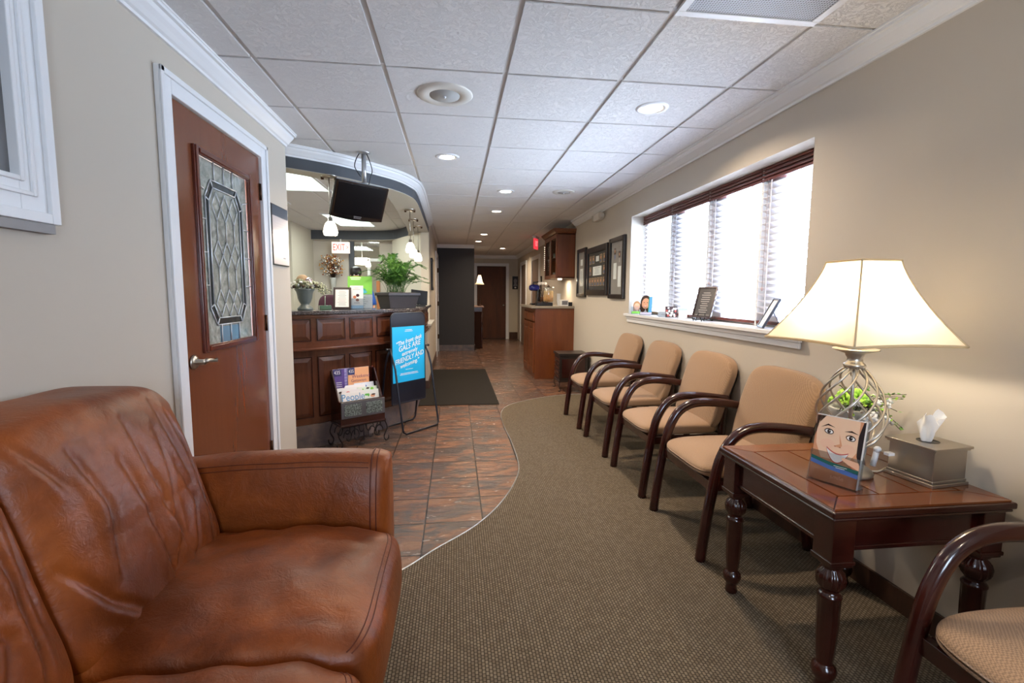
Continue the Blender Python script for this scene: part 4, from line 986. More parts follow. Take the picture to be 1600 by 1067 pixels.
a.lines(-.07, .07, -.155, -.145, 1, Wt, th=.4); a.lines(-.15, .15, -.205, -.18, 2, Wt, th=.35)
a.build('poster', None, sg)
fw = .235
for q in (-1, 1):
    P = [(-fw+.004, 0, .80), (-fw-.004, q*.035, .72), (-fw+.0, q*.07, .62), (-fw, q*.155, .09), (-fw, q*.165, .035), (-fw+.03, q*.17, .011), (fw-.03, q*.17, .011), (fw, q*.165, .035), (fw, q*.155, .09), (fw, q*.07, .62), (fw+.004, q*.035, .72), (fw-.004, 0, .80)]
    MB().tube([Vector(p) for p in P], .0095, 10).build('stand_frame', M_tube, sg)
for q in (-1, 1): MB().tube([(q*(bw+.002), 0, .80), (q*(fw+.03), 0, .80)], .009, 10).ball((q*(fw+.035), 0, .80), .014, None, 10).build('pivot_knob', M_black, sg)

# black floor mat
m_ = MB().box(-.435, .525, 5.55, 8.2, 0.001, .011).build('floor_mat', M_mat, None, .004); tag(m_, 'large black rectangular mat on the tiled hall floor', 'mat')

# ================================================================== LEFT WALL NOTICE
nt_ = thing('notice_board', 'brushed metal notice sheet on a black board beside the leaded glass door', 'notice', (XL, 3.455, 1.705))
MB().box(0, .016, -.152, .152, -.20, .20).build('backing', M_black, nt_, .003)
a = Art((.0165, 0, 0), (0, 1, 0), (0, 0, 1)); a.rect(-.14, .148, -.192, .125, mat('notice_sheet', (206, 196, 194), .25), 1); a.rect(-.14, .148, .125, .195, mat('notice_header', (74, 84, 98), .3), 1)
a.lines(-.10, .11, -.05, .10, 8, mat('notice_print', (186, 176, 174), .4), th=.15); a.rect(.03, .08, -.150, -.142, M_text, 2); a.build('sheet', None, nt_)

# ================================================================== LEATHER LOVESEAT
sf = thing('loveseat', 'cognac brown leather loveseat with creased cushions in the left foreground', 'sofa', (0, 0, 0))
def on_soft(half, c, p, fn, dirs):
    out = []
    for d in dirs:
        L2 = sum(abs(a)**p for a in d)**(1/p); q = Vector([a/L2 for a in d]); o = Vector((q.x*half[0], q.y*half[1], q.z*half[2])); out.append(Vector(fn(o, q))+Vector(c))
    return out
CREASE = [[(-.05, .14), (-.03, 0), (-.01, -.15), (.0, -.27)], [(.12, .17), (.09, .03), (.05, -.12), (-.02, -.25)], [(.22, .2), (.235, .03), (.225, -.13), (.2, -.26)], [(.14, .06), (.175, -.05), (.13, -.15), (.05, -.27)],
          [(.02, .22), (.02, .08), (.06, -.08), (.09, -.2)], [(.285, .2), (.27, .05), (.262, -.08)], [(-.28, -.02), (-.2, -.14), (-.1, -.24)], [(.18, .24), (.17, .12), (.19, .0)], [(-.16, .2), (-.14, .05), (-.17, -.1)], [(-.26, .25), (-.2, .12)]]
def crease(y, z):
    r = 0
    for i, pl in enumerate(CREASE):
        best = 9; tb = 0; sg_ = 1
        for k in range(len(pl)-1):
            a, b2 = pl[k], pl[k+1]; dx, dz = b2[0]-a[0], b2[1]-a[1]; t = max(0, min(1, ((y-a[0])*dx+(z-a[1])*dz)/(dx*dx+dz*dz)))
            ex, ez = y-a[0]-dx*t, z-a[1]-dz*t; d = math.hypot(ex, ez)
            if d < best: best = d; tb = (k+t)/(len(pl)-1); sg_ = 1 if ex*dz-ez*dx > 0 else -1
        amp = math.sin(PI*min(1, max(0, tb*.92+.06)))**.6*(1 if i % 2 == 0 else .75)
        r += amp*(-.011*math.exp(-(best/.010)**2)+.008*math.exp(-((best*sg_-.024)/.016)**2))
    return r
AY0, AY1 = 1.675, 1.905
def seat_fn(y0):
    def f(o, q):
        x, y, z = o
        if z > 0: z += .028*(1-q.y*q.y)*(1-q.x*q.x*.6)
        z += .012*noise.noise(Vector((x*5, (y+y0)*5, z*5+4)))+.006*noise.noise(Vector((x*16, (y+y0)*16, z*9)))*(1 if z > -.05 else 0)
        if q.x > .1: z -= .03*max(0, q.x-.1)**2
        # short pulls from the side seams
        z += .006*math.sin((x*38)+2*noise.noise(Vector((x*4, y*4, 1))))*abs(q.y)**4*(q.z > 0)
        x += .014*(1-q.z*q.z)*(q.x > 0)
        return (x, y, z)
    return f
for i, yc in enumerate((1.345, .725)):
    MB().soft((.36, .308, .115), (-.555, yc, .405), 7, 40, seat_fn(yc)).build('seat_cushion', M_leather, sf)
def back_fn(yc):
    def f(o, q):
        x, y, z = o
        t = (z+.28)/.56; x += -.17*t+.0   # lean back
        if q.x > -.2:
            x += .035*(1-q.y**2)*(1-q.z**2)
            x += crease(y+.006*noise.noise(Vector((y*9, z*9, yc))), z)
            x += .009*noise.noise(Vector((y*5+yc, z*4, 3)))+.004*noise.noise(Vector((y*19, z*8, 9)))
        z += .02*(1-q.y**2)*(q.z > 0)+.006*noise.noise(Vector((y*7+yc, x*4, 5)))
        if q.z > .5: y *= 1-.05*(q.z-.5)
        return (x, y, z)
    return f
for yc in (1.345, .725):
    MB().soft((.125, .312, .29), (-.885, yc, .735), 7, 100, back_fn(yc)).build('back_cushion', M_leather, sf)
def arm_pt(t, a, yc, grow=1.0):      # t along the arm 0 back .. 1 front, a around the section
    e = 2*t-1; sc_ = max(0, 1-abs(e)**16)**.25
    ca, sa = math.cos(a), math.sin(a); pw = .74 if sa > 0 else .5
    y = .115*math.copysign(abs(ca)**pw, ca)*sc_*grow; z = .33*math.copysign(abs(sa)**pw, sa)*(1-.045*(1-sc_))*grow
    if sa > 0: z += .03*math.sin(PI*min(1, t*.72+.1))-.03*max(0, .5-t)-.012*max(0, t-.85)*6*max(0, sa)
    x = -1.15+.905*t
    n_ = .006*noise.noise(Vector((x*5, y*5+yc, z*3)))
    return Vector((x, yc+y+n_, .378+z+n_))
def log_mesh(yc, t0, t1, nt=40, na=56, grow=1.0):
    vs = []; 
    ts = [t0+(t1-t0)*(.5-.5*math.cos(PI*i/nt)) for i in range(nt+1)]
    for t in ts: vs += [arm_pt(min(max(t, .0005), .9995), 2*PI*k/na, yc, grow) for k in range(na)]
    fs = [(j*na+k, j*na+(k+1) % na, (j+1)*na+(k+1) % na, (j+1)*na+k) for j in range(nt) for k in range(na)]
    fs += [tuple(range(na)), tuple(range(nt*na, (nt+1)*na))]
    return MB().add(vs, fs, None, True)
for yc in ((AY0+AY1)/2, .30):
    log_mesh(yc, 0, .945).build('arm', M_leather, sf)
    fpo = log_mesh(yc, .935, 1.0, 16, 56, 1.012).build('arm_front', M_leather, sf)
    for t_ in (.930, .952):
        MB().tube([arm_pt(t_, 2*PI*k/72, yc, 1.008) for k in range(72)], .0024, 6, closed=True).build('seam', M_seam, fpo)
    for a_0 in (2.02, 2.14) if yc > 1 else (1.1,):
        MB().tube([arm_pt(.05+.87*k/30, PI*1.0+ (a_0-PI)*1.0, yc, 1.003) for k in range(31)], .0016, 5).build('arm_seam', M_seam, sf)
fs_ = MB().soft((.42, .86, .13), (-.76, .98, .17), 8, 14).soft((.10, .86, .36), (-1.06, .98, .45), 6, 14); fs_.build('base_frame', M_leather, sf)
for x in (-1.08, -.36):
    for y in (.28, 1.70): MB().lathe([(.001, 0), (.022, 0), (.03, .06), (.001, .06)], 12, (x, y, 0)).build('foot', M_black, sf)
for yc in (1.345, .725):
    for off in (0, .035):
        MB().tube(on_soft((.36, .308, .115), (-.555, yc, .405), 7, seat_fn(yc), [(.93-off, -1+2*k/40, .86+off) for k in range(41)]), .0016, 5).build('cushion_seam', M_seam, sf)

# ================================================================== GUEST CHAIRS
def sweep(mb, pts, y, w_, t_, m=None):
    mb.tube(cr([(x, y, z) for x, z in pts], 5), 1.0, 8, m, flat=(w_/2*.93, t_/2*.93), ref=(0, 1, 0)); return mb
def make_chair(lab, yc):
    t = thing('guest_chair', lab, 'chair', (1.5, yc, .008), 0, 'tan upholstered waiting room armchairs')
    for q in (-1, 1):
        y = q*.278
        fl = MB(); sweep(fl, [(-.295, 0), (-.285, .1), (-.262, .28), (-.238, .42), (-.212, .52), (-.165, .605), (-.10, .652), (-.02, .668), (.08, .664), (.18, .652), (.262, .640)], y, .046, .054)
        fl.build('arm', M_mahog, t)
        bl = MB(); sweep(bl, [(.315, 0), (.285, .15), (.262, .32), (.258, .45), (.272, .60), (.30, .76), (.315, .84)], q*.245, .036, .05); bl.build('rear_leg', M_mahogZ, t)
        MB().box(-.22, .27, q*.245-.014, q*.245+.014, .345, .395).build('side_rail', M_mahog, t, .003)
        MB().box(.245, .275, q*.262-.02, q*.262+.02, .62, .655).build('arm_joint', M_mahog, t, .003)
    MB().box(-.25, -.222, -.262, .262, .345, .395).build('front_rail', M_mahog, t, .003)
    MB().box(.25, .275, -.235, .235, .345, .395).build('rear_rail', M_mahog, t, .003)
    def sfn(o, q):
        x, y, z = o
        if z > 0: z += .022*(1-q.y**2)*(1-q.x**2)
        if q.z > 0: z -= .018*max(0, -q.x)**3
        y *= 1-.04*max(0, q.x)
        return (x, y, z)
    MB().soft((.275, .262, .04), (-.005, 0, .435), 5, 20, sfn).build('seat', M_fabric, t)
    def bfn(o, q):
        x, y, z = o; tt = (z+.25)/.5
        x += .115*tt+.02*tt*tt-.028*q.y*q.y*-1*.6
        if q.z > 0: z -= .045*abs(q.y)**3*q.z
        y *= 1+.08*tt-.01
        if q.x < 0: x -= .014*(1-q.y**2)*(1-q.z**2)
        return (x, y, z)
    MB().soft((.036, .272, .25), (.175, 0, .665), 6, 22, bfn).build('backrest', M_fabric, t)
    def bf2(o, q):
        x, y, z = bfn(o, q); return (x+.045, y*.97, z-.004)
    MB().soft((.014, .252, .238), (.175, 0, .665), 5, 16, bf2).build('back_panel', M_black, t)
    return t
ch0 = make_chair('tan armchair next to the end table, nearest of the four in the row', 2.375)
for yc, lab in ((3.115, 'second tan armchair from the end table in the row of four'), (3.885, 'third tan armchair from the end table in the row of four'), (4.69, 'tan armchair at the far end of the row beside the dark chest'), (.79, 'tan armchair in the near right corner on the camera side of the end table')):
    c = copy_tree(ch0); c.location = (1.5, yc, .008); c['label'] = lab

# ================================================================== END TABLE
TZ = .66; tx0, tx1, ty0, ty1 = 1.16, 1.82, 1.265, 1.91
et = thing('end_table', 'mahogany end table with inlaid plank top and turned reeded legs', 'end table', ((tx0+tx1)/2, (ty0+ty1)/2, .008))
hx, hy = (tx1-tx0)/2, (ty1-ty0)/2; z_ = TZ-.008
MB().box(-hx, hx, -hy, hy, z_-.028, z_-.006).box(-hx+.006, hx-.006, -hy+.006, hy-.006, z_-.04, z_-.028).build('top_edge', M_mahog, et, .007, 3)
tp = MB(); bw_ = .085; g = .003
ix_, iy_ = hx-.012, hy-.012
tp.extr([(-ix_, -iy_, z_-.006), (ix_, -iy_, z_-.006), (ix_-bw_, -iy_+bw_, z_-.006), (-ix_+bw_, -iy_+bw_, z_-.006)], (0, 0, .006), M_tabtop)
tp.extr([(-ix_, iy_, z_-.006), (ix_, iy_, z_-.006), (ix_-bw_, iy_-bw_, z_-.006), (-ix_+bw_, iy_-bw_, z_-.006)], (0, 0, .006), M_tabtop)
for q in (-1, 1): tp.extr([(q*ix_, -iy_+g*2, z_-.006), (q*ix_, iy_-g*2, z_-.006), (q*(ix_-bw_), iy_-bw_-g*2, z_-.006), (q*(ix_-bw_), -iy_+bw_+g*2, z_-.006)], (0, 0, .006), M_tabtop2)
nb = 3; x0_, x1_ = -ix_+bw_+.004, ix_-bw_-.004
for i in range(nb):
    a_0 = x0_+(x1_-x0_)*i/nb+.003; b_0 = x0_+(x1_-x0_)*(i+1)/nb-.003; tp.box(a_0, b_0, -iy_+bw_+.006, iy_-bw_-.006, z_-.006, z_-.0002, M_tabtop2)
tp.build('tabletop', None, et)
for q in (-1, 1):
    ap = MB().box(-hx+.06, hx-.06, q*(hy-.05)-.011, q*(hy-.05)+.011, .51, z_-.035).box(-hx+.06, hx-.06, q*(hy-.044)-.009, q*(hy-.044)+.009, .497, .513); ap.build('apron', M_mahog, et, .004)
    ap = MB().box(q*(hx-.05)-.011, q*(hx-.05)+.011, -hy+.06, hy-.06, .51, z_-.035).box(q*(hx-.044)-.009, q*(hx-.044)+.009, -hy+.06, hy-.06, .497, .513); ap.build('apron', M_mahog, et, .004)
for qx in (-1, 1):
    for qy in (-1, 1):
        lx, ly = qx*(hx-.058), qy*(hy-.058)
        lg = MB().box(lx-.04, lx+.04, ly-.04, ly+.04, .45, z_-.035)
        lg.box(lx-.044, lx+.044, ly-.044, ly+.044, .458, .472)
        lego = lg.build('leg', M_mahogZ, et, .003)
        def fl(a, z):
            if .361 < z < .431: return 1+.06*math.cos(14*a)
            if .11 < z < .332: return 1-.05*abs(math.cos(6*a))
            return 1
        MB().lathe([(.001, .455), (.034, .455), (.034, .443), (.024, .437), (.026, .43), (.037, .418), (.042, .40), (.040, .378), (.029, .362), (.024, .355), (.030, .348), (.036, .340), (.036, .334), (.034, .33), (.033, .25), (.030, .17), (.026, .115), (.023, .103), (.026, .098), (.035, .088), (.038, .072), (.033, .054), (.024, .042), (.022, .03), (.026, .008), (.024, 0), (.001, 0)], 56, (lx, ly, 0), fl=fl).build('turned_shaft', M_mahogZ, lego)

# ================================================================== TABLE LAMP
LX, LY = 1.465, 1.56
lp = thing('table_lamp', 'table lamp with spiral metal cage base and flared cream shade on the end table', 'lamp', (LX, LY, TZ))
MB().lathe([(.001, 0), (.082, 0), (.085, .008), (.078, .02), (.055, .034), (.035, .045), (.02, .06), (.016, .075), (.03, .08), (.04, .09), (.04, .098), (.001, .1)], 36).build('base', M_pewter, lp)
cg = MB(); CB, CTp = .098, .402
for k_ in range(10):
    P = []
    for j in range(25):
        t_ = j/24; rr_ = .022+.083*(math.sin(PI*(t_**.85))**.75)+.008*(1-t_); a = 2*PI*k_/10+t_*2.5
        P.append((rr_*math.cos(a), rr_*math.sin(a), CB+(CTp-CB)*t_))
    cg.tube(P, .0042, 6)
cg.build('spiral_cage', M_pewter, lp); MB().tube([(0, 0, .09), (0, 0, .50)], .006, 10).build('stem', M_pewter, lp)
MB().lathe([(.001, .398), (.03, .398), (.036, .406), (.034, .414), (.026, .42), (.024, .436), (.03, .445), (.031, .452), (.06, .461), (.074, .466), (.072, .470), (.012, .464), (.012, .505), (.001, .506)], 36).build('neck_dish', M_pewter, lp)
# four sided bell shade, corner towards the room
ZB, ZTs, SB, ST = 1.157-TZ, 1.447-TZ, .298, .110
def shade_mesh(zb, zt, sb, st, lobes=4, n=14, th0=-.765, corner=True):
    vs = []; fs = []; per = 12*lobes
    for j in range(n+1):
        t_ = j/n; z = zt+(zb-zt)*t_; s_ = st+(sb-st)*(t_**1.55*.72+t_*.28)
        for k_ in range(per):
            side, f_ = divmod(k_, per//lobes); f_ /= per/lobes
            a0, a1 = th0+2*PI*side/lobes, th0+2*PI*(side+1)/lobes
            p = Vector((math.cos(a0), math.sin(a0)))*(1-f_)+Vector((math.cos(a1), math.sin(a1)))*f_
            inw = 1-.05*math.sin(PI*f_)*t_; zz = z+.004*math.sin(PI*f_)*t_*t_
            vs.append((p.x*s_*inw, p.y*s_*inw, zz))
    fs = [(j*per+k_, j*per+(k_+1) % per, (j+1)*per+(k_+1) % per, (j+1)*per+k_) for j in range(n) for k_ in range(per)]
    return MB().add(vs, fs, None, True), vs, per, n
mb, vs, per, n_ = shade_mesh(ZB, ZTs, SB, ST); sh = mb.build('lamp_shade', M_shade, lp)
tr2 = MB(); M_shtrim = shade_mat('shade_trim', (226, 210, 176), .35)
tr2.tube([vs[k_] for k_ in range(per)], .004, 6, closed=True); tr2.tube([vs[n_*per+k_] for k_ in range(per)], .005, 6, closed=True)
for s_ in range(4): tr2.tube([vs[j*per+s_*per//4] for j in range(n_+1)], .003, 6)
tr2.build('shade_piping', M_shtrim, sh)
hp = MB(); hp.tube(cr([(0, .03, .50), (0, .06, .58), (0, .055, .68), (0, 0, .765), (0, -.055, .68), (0, -.06, .58), (0, -.03, .50)], 5), .002, 6)
for k_ in range(4):
    a = -.765+PI/2*k_; hp.tube([(0, 0, ZTs-.005), (math.cos(a)*ST, math.sin(a)*ST, ZTs-.005)], .002, 5)
hp.build('harp', M_nickel, lp); MB().ball((0, 0, .585), .03, mat('bulb_glass', (255, 244, 226), .4, emit=10), 14).build('bulb', None, lp)
point('lamp_bulb', (0, 0, .64), 12, (1, .86, .66), .035, lp)
MB().tube(cr([(.05, -.01, .012), (.12, -.015, .004), (.20, .02, .003), (.28, .0, .003), (.34, .02, .003)]), .003, 6).build('cord', mat('cord_beige', (196, 186, 164), .6), lp)
MB().box(.08, .105, -.09, -.07, .09, .10).tube([(.09, -.02, .03), (.092, -.03, .09)], .010, 8).ball((.092, -.032, .095), .013, None, 10).build('cord_switch', M_white, lp)
# plant behind the lamp
pp_ = thing('small_planter', 'grey pot with lime moss, white blossoms and twigs behind the lamp cage', 'potted plant', (1.63, 1.735, TZ))
MB().lathe([(.001, 0), (.055, 0), (.062, .02), (.075, .18), (.082, .20), (.078, .205), (.07, .19), (.001, .185)], 28).build('pot', mat('pot_grey', (168, 168, 162), .5), pp_)
rnd = random.Random(21); ms_ = MB()
for i in range(130):
    a, r_ = rnd.uniform(0, 2*PI), rnd.uniform(0, .075); ms_.ball((r_*math.cos(a), r_*math.sin(a), .20+.075*math.sqrt(max(0, 1-(r_/.08)**2))*rnd.uniform(.5, 1)), rnd.uniform(.008, .016), M_lime if rnd.random() < .8 else M_leaf, 6)
ms_.build('moss', None, pp_)
bl_ = MB()
for i in range(46):
    a, r_ = rnd.uniform(-2.4, .9), rnd.uniform(.07, .135); c_ = Vector((r_*math.cos(a), r_*math.sin(a), rnd.uniform(.15, .25)))
    for k_ in range(5):
        b_ = a+k_*1.25; bl_.ball(tuple(c_+Vector((math.cos(b_)*.009, math.sin(b_)*.006, math.sin(b_*2)*.008))), .0085, M_petal, 6, (1, .7, .7))
bl_.build('blossoms', None, pp_)
tw = MB()
for i in range(34):
    a = rnd.uniform(-2.8, 1.3); r_ = rnd.uniform(.09, .19); z0 = rnd.uniform(.15, .22); e_ = Vector((r_*math.cos(a), r_*math.sin(a), z0+rnd.uniform(-.07, .10)))
    s_ = Vector((.04*math.cos(a), .04*math.sin(a), .2)); mid = (s_+e_)/2+Vector((0, 0, .03)); tw.tube([s_, mid, e_], .0014, 4, M_twig)
    for k_ in range(4):
        c_ = mid.lerp(e_, k_/3); d_ = Vector((rnd.uniform(-1, 1), rnd.uniform(-1, 1), rnd.uniform(-.6, .8))).normalized()*.02; n3 = d_.cross(Vector((0, 0, 1))).normalized()*.007
        tw.add([c_, c_+d_*.5+n3, c_+d_, c_+d_*.5-n3], [(0, 1, 2, 3)], M_lime if rnd.random() < .6 else M_leaf)
tw.build('twigs_and_leaves', None, pp_)
# tissue box
tb_ = thing('tissue_box', 'square pewter tissue box cover with a white tissue on the end table', 'tissue box', (1.705, 1.475, TZ), .12)
s_ = .077
MB().box(-s_-.008, s_+.008, -s_-.008, s_+.008, 0, .012).box(-s_-.003, s_+.003, -s_-.003, s_+.003, .012, .022).box(-s_, s_, -s_, s_, .02, .125).box(-s_-.006, s_+.006, -s_-.006, s_+.006, .125, .131).box(-s_-.011, s_+.011, -s_-.011, s_+.011, .131, .140).build('cover', mat('dark_pewter', (160, 152, 142), .28, metal=.9), tb_, .002)
MB().lathe([(.001, .1405), (.034, .1405), (.034, .141)], 24, caps=False).build('opening', M_black, tb_)
ti = MB(); rnd = random.Random(2); P = []
nu, nv = 22, 12
for j in range(nv+1):
    t_ = j/nv
    for i in range(nu):
        a = 2*PI*i/nu; r_ = (.016+.026*t_**.7)*(1+.30*math.sin(3*a+2*t_)+.2*math.sin(5*a-3*t_)*t_)
        P.append((r_*math.cos(a)-.004+.012*t_, r_*math.sin(a)*.55, .139+.088*t_*(1+.22*math.sin(2*a+1)*t_+.1*math.sin(5*a))))
ti.add(P, [(j*nu+i, j*nu+(i+1) % nu, (j+1)*nu+(i+1) % nu, (j+1)*nu+i) for j in range(nv) for i in range(nu)], None, True); ti.build('tissue', M_tissue, tb_)

# large smiling brochure in a clear holder
M_skinl = mat('print_skin_light', (246, 206, 172), .4); M_skinm = mat('print_skin_mid', (226, 160, 118), .4); M_brow = mat('print_brow', (58, 34, 26), .4)
def pr_face(a, U, V):
    a.rect(-U, U, -V, V, M_skinm, 1)
    a.poly([(-U, V*.95), (-U, V*.3), (-U*.86, V*.75), (-U*.6, V)], M_hairp, 2); a.poly([(U, V), (U, -V*.35), (U*.82, -V*.05), (U*.78, V*.5), (U*.92, V*.98)], mat('print_dark', (40, 30, 32), .4), 2)
    a.poly([(-U*.86, V*.98), (-U*.95, V*.5), (-U*.9, V*.1), (-U*.62, -V*.3), (U*.5, -V*.3), (U*.80, V*.05), (U*.80, V*.5), (U*.78, V*.98)], M_skinl, 2); a.oval(-U*.42, V*.14, U*.30, V*.15, mat('print_blush', (246, 200, 168), .4), 3); a.oval(U*.45, V*.1, U*.28, V*.14, mat('print_blush', (246, 200, 168), .4), 3)
    for c_, v_ in ((-.42, .52), (.50, .44)):
        a.oval(U*c_, V*v_, U*.20, V*.085, M_brow, 4, rot=-.15); a.oval(U*c_, V*(v_-.005), U*.165, V*.06, M_teeth, 5, rot=-.15); a.oval(U*c_, V*v_, U*.075, V*.062, M_eye, 6); a.oval(U*(c_+.03), V*(v_+.02), U*.02, V*.015, M_teeth, 7)
    a.poly([(-U*.80, V*.60), (-U*.5, V*.74), (-U*.18, V*.66), (-U*.5, V*.69)], M_brow, 4); a.poly([(U*.22, V*.60), (U*.5, V*.66), (U*.8, V*.58), (U*.5, V*.61)], M_brow, 4)
    a.poly([(U*.02, V*.5), (U*.10, V*.2), (-U*.12, V*.12), (-U*.02, V*.10), (U*.12, V*.10), (U*.2, V*.16)], M_skinm, 4); a.oval(-U*.08, V*.115, U*.045, V*.018, M_skind, 5); a.oval(U*.12, V*.105, U*.045, V*.018, M_skind, 5)
    # smile
    n = 16; up = [(-U*.42+U*.92*i/n, V*.02-V*.20*math.sin(PI*i/n)**.9*.55-V*.06*i/n) for i in range(n+1)]; dn = [(-U*.42+U*.92*i/n, V*.02-V*.46*math.sin(PI*i/n)**.8*.75-V*.06*i/n) for i in range(n+1)]
    a.poly([(x, y+V*.035) for x, y in up]+[(x, y-V*.035) for x, y in dn][::-1], M_lip, 4); a.poly(up+dn[::-1], M_teeth, 5)
    for i in range(3, 14): 
        x = up[i][0]; a.rect(x-.0003, x+.0003, dn[i][1], up[i][1], mat('print_toothline', (214, 200, 190), .4), 6)
    # finger at the lip
    a.poly([(U*.30, -V*.17), (U*.95, -V*.22), (U, -V*.30), (U, -V*.44), (U*.55, -V*.34), (U*.26, -V*.23)], mat('print_finger', (238, 188, 154), .4), 7); a.poly([(U*.6, -V*.34), (U, -V*.44), (U, -V*.5), (U*.8, -V*.46)], M_skind, 7)
    a.poly([(-U, -V*.28), (-U*.2, -V*.38), (U, -V*.44), (U, -V*.56), (-U*.2, -V*.48), (-U, -V*.38)], M_greenband, 8); a.poly([(-U, -V*.38), (-U*.2, -V*.48), (U, -V*.54), (U, -V*.68), (-U*.2, -V*.60), (-U, -V*.50)], M_blueband, 8)
    a.lines(-U*.0, U*.55, -V*.53, -V*.44, 2, M_paper, 9, th=.3)
    a.rect(-U, U, -V, -V*.68, M_skinm, 1); a.text('smile', U*.2, -V*.80, .02, mat('print_tan', (176, 130, 104), .4), 9); a.rect(-U, U, V*.975, V, M_paper, 9)
leaflet('brochure_stand', 'large brochure with a smiling face in a clear holder on the end table', 'brochure', (1.315, 1.458, TZ), -1.10, .15, .235, .20, pr_face, n=10, hd=.05)

# ================================================================== WINDOW SILL THINGS
SZ = WZ0+.025
def pr_a(a, U, V): a.rect(-U, U, V*.4, V, mat('print_pale', (206, 222, 214), .5), 1); a.rect(-U, U, -V, -V*.72, M_greenp, 7); small_face(a, U*.05, -.01, .062, M_hairb)
def pr_b(a, U, V): a.rect(U*.5, U, -V, V, mat('print_sky2', (96, 170, 220), .5), 6); a.rect(U*.35, U*.5, -V, V, M_teal, 6); small_face(a, -U*.15, .02, .09, M_hairp); a.rect(-U, U, -V, -V*.75, mat('print_lilac', (206, 200, 220), .5), 7)
leaflet('brochure_stand', 'small brochure with a blonde smiling face at the far left end of the sill', 'brochure', (1.885, 4.74, SZ), -.35, .10, .165, .12, pr_a, hd=.04, face=M_paper)
leaflet('brochure_stand', 'small brochure with a smiling face and blue edge, second from the left on the sill', 'brochure', (1.885, 4.50, SZ), -.75, .115, .18, .15, pr_b, hd=.05)
leaflet('card_stand', 'blank white card in a clear stand on the sill beside the blossom card', 'card', (1.89, 4.12, SZ), -.7, .09, .10, .3, lambda a, U, V: a.lines(-U*.6, U*.6, -V*.8, -V*.5, 1, M_text), hd=.04)
def pr_fl(a, U, V):
    a.rect(-U, U, -V, V, mat('print_choc', (60, 42, 44), .5), 1); rn = random.Random(4)
    for i in range(26):
        x, y = rn.uniform(-U*.85, U*.85), rn.uniform(-V*.85, V*.85)
        for k_ in range(5): a.oval(x+.005*math.cos(k_*1.257), y+.005*math.sin(k_*1.257), .0045, .0045, M_petal if i % 6 else M_lip, 2+i*.1, n=8)
leaflet('card_stand', 'square dark card printed with white blossoms on the window sill', 'card', (1.88, 3.93, SZ), -.3, .10, .095, .1, pr_fl, hd=.04, holder=False)
leaflet('card_stand', 'small white and pale green card between blossom card and plaque', 'card', (1.92, 3.80, SZ), -.5, .07, .085, .1, lambda a, U, V: a.rect(-U, U, V*.5, V, mat('print_mint', (190, 226, 206), .5), 1), hd=.03, holder=False)
M_plate = mat('plaque_face', (46, 40, 42), .3)
M_plt = mat('plaque_print', (190, 184, 180), .4)
easel_frame('award_plaque', 'dark engraved award plaque tilted on a black easel on the sill', 'plaque', (1.865, 3.42, SZ), -1.2, .175, .245, .30, M_mahogZ, M_plate, lambda a, hw_, hh2: (a.lines(-hw_*.6, hw_*.6, -hh2*.8, hh2*.75, 10, M_plt, th=.22), a.rect(-hw_*.9, hw_*.9, -hh2*.92, -hh2*.9, M_plt, 1)), .012, strut=False, easel=True)
easel_frame('picture_frame', 'thin dark photo frame leaning back on the sill, left of the lamp shade', 'picture frame', (1.875, 2.72, SZ), -1.98, .15, .20, .46, mat('frame_slate', (58, 64, 78), .3), M_paper, lambda a, hw_, hh2: (a.oval(0, .02, .012, .012, pc(214, 170, 170), 1), a.lines(-hw_*.5, hw_*.5, -hh2*.6, -hh2*.3, 3, M_text)), .012)
easel_frame('picture_frame', 'grey photo frame on the sill at the very edge of the lamp shade', 'picture frame', (1.875, 2.46, SZ), -1.95, .14, .20, .40, mat('frame_grey', (96, 100, 108), .3), M_paper, lambda a, hw_, hh2: a.lines(-hw_*.5, hw_*.5, -hh2*.6, hh2*.3, 5, M_text), .014)

# ================================================================== WALL FRAMES (right wall)
def wall_frame(lab, y0, y1, z0, z1, bw, pr):
    t = thing('wall_frame', lab, 'framed display', (XR, (y0+y1)/2, (z0+z1)/2), 0, 'black framed displays on the right wall'); hw_, hh2 = (y1-y0)/2, (z1-z0)/2
    f_ = MB()
    f_.box(-.035, 0, -hw_, -hw_+bw, -hh2, hh2).box(-.035, 0, hw_-bw, hw_, -hh2, hh2).box(-.035, 0, -hw_+bw, hw_-bw, -hh2, -hh2+bw).box(-.035, 0, -hw_+bw, hw_-bw, hh2-bw, hh2)
    f_.build('frame', mat('frame_black', (30, 25, 25), .28, coat=.3), t, .006)
    a = Art((-.012, 0, 0), (0, -1, 0), (0, 0, 1), .001); U, V = hw_-bw, hh2-bw; a.rect(-U, U, -V, V, mat('mat_board', (150, 142, 136), .6), 0); pr(a, U, V); a.build('mat_board', None, t)
    MB().box(-.024, -.022, -U, U, -V, V).build('glass', M_pane, t); return t
def pf1(a, U, V): a.rect(-U*.45, U*.2, V*.35, V*.65, M_paper, 1); a.rect(-U*.55, U*.35, -V*.65, V*.2, M_paper, 1); a.lines(-U*.4, U*.2, -V*.5, V*.1, 9, M_text)
